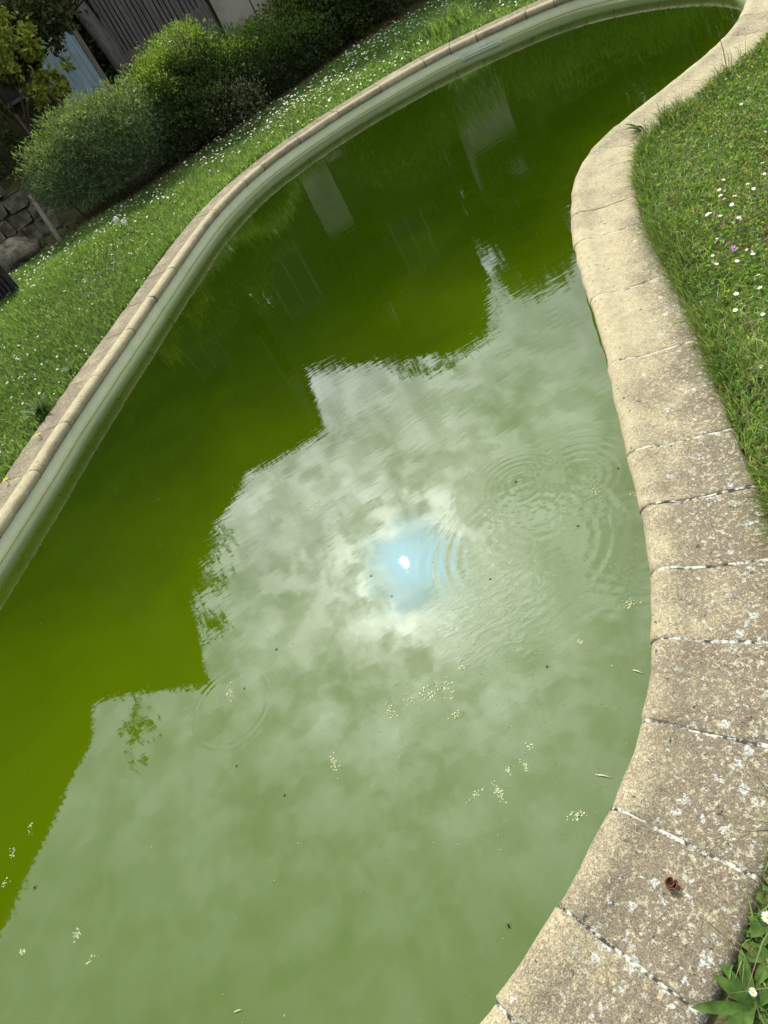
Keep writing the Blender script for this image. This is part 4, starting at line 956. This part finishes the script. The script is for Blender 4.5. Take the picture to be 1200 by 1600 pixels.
# broad leaved weeds: every leaf a part
def blade_leaf(L_, wd, curve_, n=6):
    V = []; F = []
    for k in range(n + 1):
        u = k / n; ww = wd * math.sin(math.pi * min(u * .92 + .06, 1)) ** .8 if k < n else 0.0006; y_ = L_ * u; z_ = L_ * (math.sin(u * 1.5) * .55 * (1 - curve_) - curve_ * u * u * .35 + .10 * u)
        V += [(-ww / 2, y_ * .9, z_ + ww * .16), (0, y_ * .9, z_), (ww / 2, y_ * .9, z_ + ww * .16)]
    for k in range(n):
        for j in range(2): F.append((k * 3 + j, k * 3 + j + 1, k * 3 + 4 + j, k * 3 + 3 + j))
    return V, F
M['weed'] = plain('weed_leaf', (0.065, 0.125, 0.024), 0.6, 0.45, 30, bump=0.001, bscale=120, spec=0.12)
def rosette(px, py, label, nl, L_, wd, flat, a0=0., spread=2 * math.pi, name='plantain'):
    q = at(px, py, GROUND_Z); o = thing(name, label, 'weed', (q[0], q[1], GROUND_Z))
    for k in range(nl):
        V, F = blade_leaf(L_ * rng.uniform(.7, 1.15), wd * rng.uniform(.75, 1.2), min(max(flat + rng.uniform(-.15, .15), 0), 1)); me = mesh_np('leaf', V, F, [M['weed']], smooth=True)
        l_ = link('leaf', me, o, (0, 0, .004 * k % .02)); l_.rotation_euler = (0, rng.uniform(-.2, .2), a0 + spread * (k + rng.uniform(-.2, .2)) / nl)
    return o
rosette(1008, 208, 'upright three bladed plantain leaning over the coping bend', 4, .13, .022, .1, R_(20), R_(140))
rosette(1180, 1578, 'broad leaved plantain in the lower right corner', 12, .10, .019, .5)
rosette(1212, 1500, 'second plantain above the corner rosette beside the stone side', 10, .085, .020, .55)
rosette(1200, 1452, 'low round leaved weed at the side of the last stones', 9, .05, .022, .7, name='weed')
rosette(70, 648, 'dark leafy rosette growing against the far coping edge', 16, .15, .028, .12, name='dock_weed')
rosette(118, 582, 'narrow green weed tuft against the far coping', 14, .12, .014, .08, name='weed')
rosette(1092, 540, 'long leaf weed bending onto the pale coping', 5, .07, .009, .3, R_(60), R_(150), name='weed')
# tall grass tuft near the hedge, and one dark seed stalk over the right coping
for (px, py, lb, n_, H_) in ((712, 48, 'tall arching grass tuft at the far coping', 420, .30), (672, 62, 'lower grass tuft left of the tall arching one', 260, .20)):
    q = at(px, py, GROUND_Z); o = thing('grass_tuft', lb, 'grass tuft', (q[0], q[1], GROUND_Z)); P = np.concatenate([rng.normal(size=(n_, 2)) * .10, np.zeros((n_, 1))], 1)
    V, F, c = blades(P, rng.uniform(.5, 1.1, n_) * H_, rng.uniform(.005, .009, n_), rng.uniform(.3, 1.2, n_), palette(n_, GC)); link('blades', mesh_np('blades', V, F, [M['grass']], c), o)
q = at(1136, 112, GROUND_Z); o = thing('seed_stalk', 'single dark dry seed stalk rising before the far coping', 'stalk', (q[0], q[1], GROUND_Z))
mb = MB(); mb.tube([(0, 0, 0), (-.01, 0, .12), (-.035, .0, .24)], [.002, .0018, .0012], 5); mb.build('stem', M['twig'], o)
mb = MB(); mb.tube([(-.022, 0, .185), (-.037, 0, .25)], [.0035, .0018], 6); mb.build('seed_head', M['twig'], o)

# brown split husk on the coping
q = at(1050, 1383, -.004); o = thing('seed_husk', 'brown split nut husk lying on the speckled coping', 'husk', (q[0], q[1], -.003), rz=.5)
def bowl(r, h, gap, th):
    V = []; F = []; n_, m_ = 20, 6
    for sgn in (0, 1):
        for j in range(m_):
            u = j / (m_ - 1) * 1.45; rr = (r - sgn * th) * math.sin(u + .12) / math.sin(1.57); zz = h * (1 - math.cos(u)) + sgn * th * .7
            for k in range(n_):
                a = gap / 2 + (2 * math.pi - gap) * k / (n_ - 1); w_ = 1 + .06 * math.sin(5 * a + j); V.append((rr * math.cos(a) * w_, rr * math.sin(a) * w_, zz + .0008 * math.sin(a * 7) * (j == m_ - 1)))
    for sgn in (0, 1):
        for j in range(m_ - 1):
            for k in range(n_ - 1):
                b = sgn * n_ * m_ + j * n_ + k; F.append((b, b + 1, b + n_ + 1, b + n_) if sgn == 0 else (b, b + n_, b + n_ + 1, b + 1))
    t0 = (m_ - 1) * n_
    for k in range(n_ - 1): F.append((t0 + k, t0 + k + 1, t0 + n_ * m_ + k + 1, t0 + n_ * m_ + k))
    return V, F
mb = MB(); mb.add(*bowl(.0125, .011, .5, .0022)); mb.build('shell', M['husk'], o, smooth=True)
bm = bmesh.new(); bmesh.ops.create_uvsphere(bm, u_segments=10, v_segments=6, radius=.0052); 
for v in bm.verts: v.co = Vector((v.co.x * 1.3, v.co.y, v.co.z * .5))
me = bpy.data.meshes.new('kernel_hollow'); bm.to_mesh(me); bm.free(); me.materials.append(M['huskdark']); link('kernel_hollow', me, o, (.002, -.001, .0065))
mb = MB(); mb.add(*bowl(.009, .006, 2.6, .0018)); k_ = mb.build('inner_flap', M['husk'], o, (-.001, .001, .0045), smooth=True); k_.rotation_euler = (.3, .2, 1.9)

# ---------------------------------------------------------------- floating bits on the water
def clump(px, py, rx, ry, n, label, rot=0., group=None, name='algae_clump', mt='algae'):
    q = at(px, py, WATER_Z); o_ = at(px + 10, py, WATER_Z); sc = np.linalg.norm(o_ - q) / 10
    VV = []; FF = []
    for k in range(n):
        a, b = rng.normal(size=2) * .5; x = (a * rx * math.cos(rot) - b * ry * math.sin(rot)) * sc; y = (a * rx * math.sin(rot) + b * ry * math.cos(rot)) * sc * -1.2
        s_ = rng.uniform(.0012, .0034); b0 = len(VV); m_ = 6; z0 = .0012; th = rng.uniform(0, 6)
        ring_ = [(x + s_ * (1 + .35 * rng.uniform(-1, 1)) * math.cos(th + 2 * math.pi * i / m_), y + s_ * .8 * (1 + .35 * rng.uniform(-1, 1)) * math.sin(th + 2 * math.pi * i / m_)) for i in range(m_)]
        VV += [(x_, y_, -.0005) for x_, y_ in ring_] + [(x_ * .93 + x * .07, y_ * .93 + y * .07, z0) for x_, y_ in ring_]
        FF += [tuple(b0 + m_ + i for i in range(m_))] + [(b0 + i, b0 + (i + 1) % m_, b0 + m_ + (i + 1) % m_, b0 + m_ + i) for i in range(m_)]
    o = link(name, mesh_np(name, VV, FF, [M[mt]]), None, tuple(q)); return tag(o, label, 'algae', group)
CL = [(674, 1080, 20, 12, 60, 'largest pale algae clump, in the middle of the lower water'), (700, 1077, 8, 15, 45, 'upright algae clump just right of the largest one'), (713, 1117, 10, 6, 22, 'small dense algae fleck below the largest clump'),
      (610, 1112, 6, 14, 26, 'string of algae bits left of the largest clump'), (640, 1092, 6, 8, 12, 'few algae bits between the string and the largest clump'), (721, 1040, 7, 10, 22, 'algae flecks above the largest clump'),
      (780, 1240, 7, 17, 42, 'long algae streak near the lower coping'), (742, 1243, 12, 5, 18, 'flat algae scrap left of the long streak'), (822, 1200, 5, 9, 16, 'small algae tuft above the long streak'), (794, 1202, 7, 6, 18, 'brownish algae bit beside the small tuft'),
      (902, 1273, 12, 8, 42, 'pale algae clump close to the coping joint'), (828, 1165, 5, 6, 14, 'tiny algae clump at the right of the lower water'), (985, 943, 13, 9, 36, 'algae clump against the coping in the right water'), (906, 1003, 4, 5, 12, 'round pale fleck near the coping'),
      (360, 1083, 7, 10, 34, 'cream algae clump inside the left ripple ring'), (487, 797, 12, 7, 30, 'algae clump in the bright cloud reflection left of the sun'), (523, 1193, 6, 16, 28, 'thin upright algae streak in the lower middle'), (120, 1461, 6, 6, 26, 'round cream clump in the lower left water'),
      (33, 1487, 8, 4, 14, 'cream scrap near the lower left edge'), (140, 1500, 8, 4, 12, 'small scrap right of the round cream clump'), (20, 1333, 5, 5, 14, 'pale fleck in the dark water at the left edge'), (7, 1380, 6, 4, 10, 'lowest pale fleck at the left edge'), (47, 1295, 4, 6, 10, 'upper pale fleck in the dark water at left'),
      (930, 770, 8, 12, 22, 'scattered algae beside the bright coping'), (995, 775, 8, 16, 18, 'algae bits touching the coping nose')]
for (a, b, rx, ry, n_, lb) in CL: clump(a, b, rx, ry, n_, lb)
# fine specks over the surface
VV = []; FF = []
for k in range(900):
    px_, py_ = random.uniform(0, 1015), random.uniform(230, 1600)
    if k < 330: px_, py_ = random.gauss(800, 150), random.gauss(1090, 150)
    elif k < 430: px_, py_ = random.gauss(960, 40), random.gauss(860, 110)
    elif k < 560: px_, py_ = random.gauss(260, 90), random.gauss(620, 140)
    q = at(px_, py_, WATER_Z)
    if not inside(np.array([q]), offset(-.02))[0]: continue
    s_ = random.uniform(.0008, .0022) * (1 if random.random() < .85 else 1.7); b0 = len(VV); th = random.uniform(0, 6); e_ = random.uniform(.4, 1)
    VV += [(q[0] + s_ * math.cos(th + 2.1 * i), q[1] + s_ * e_ * math.sin(th + 2.1 * i), WATER_Z + .001) for i in range(3)] + [(q[0], q[1], WATER_Z + .0022)]
    FF += [(b0, b0 + 1, b0 + 3), (b0 + 1, b0 + 2, b0 + 3), (b0 + 2, b0, b0 + 3)]
tag(link('pollen_specks', mesh_np('pollen_specks', VV, FF, [M['algae']])), 'fine pale specks scattered over the green water', 'specks', kind='stuff')
# pond insects
def insect(px, py, label, sc=1.0):
    q = at(px, py, WATER_Z); o = thing('insect', label, 'insect', (q[0], q[1], WATER_Z), 'dark insects on the water', rz=random.uniform(0, 6)); o.scale = (sc, sc, sc)
    mb = MB(); mb.tube([(-.004, 0, .0018), (-.002, 0, .0026), (.002, 0, .0026), (.0045, 0, .002)], [.0006, .0015, .0014, .0005], 6); mb.build('body', M['insect'], o, smooth=True)
    for s_ in (-1, 1):
        for x, dx in ((-.002, -.005), (0, .0), (.002, .004)):
            mb = MB(); mb.tube([(x, 0, .002), (x + dx * .4, s_ * .003, .003), (x + dx, s_ * .007, .0004)], [.0003, .00025, .0002], 4); mb.build('leg', M['insect'], o)
for a, b, lb, sc in ((806, 753, 'insect making the ripple rings in the right water', 1.1), (432, 1015, 'dark water strider above the left ripple ring', 1.0), (370, 1197, 'dark insect below the left ripple ring', .8), (382, 1076, 'small insect beside the cream algae clump', .8), (55, 1387, 'dark speckled insect near the lower left shore', 1.2),
                     (580, 900, 'insect just left of the mirrored sun', .9), (612, 932, 'insect below the mirrored sun', .8), (903, 822, 'pair sized dark insect near the right coping', .9), (766, 905, 'dark insect at the lower edge of the ripples', .8), (445, 1243, 'tiny insect in the lower middle water', .7), (795, 1447, 'insect in the water near the bottom coping', 1.0), (855, 1042, 'dark insect above the algae tufts', .9), (966, 732, 'dark insect beside the coping joint', .8)):
    insect(a, b, lb, sc)
for (a, b, dx, dy, lb) in ((943, 1213, 26, 5, 'pale twig floating against the coping'), (997, 1050, 16, 6, 'short brown twig at the coping edge'), (372, 1580, 12, -4, 'thin pale stalk floating near the bottom edge')):
    q = at(a - dx / 2, b - dy / 2, WATER_Z + .001); e = at(a + dx / 2, b + dy / 2, WATER_Z + .001); o = thing('floating_twig', lb, 'twig', tuple(q))
    mb = MB(); mb.tube([q - q, (e - q) * .5 + np.array([.001, .001, .001]), e - q], [.0016, .0022, .0012], 6); mb.build('bark', M['algae'], o, smooth=True)
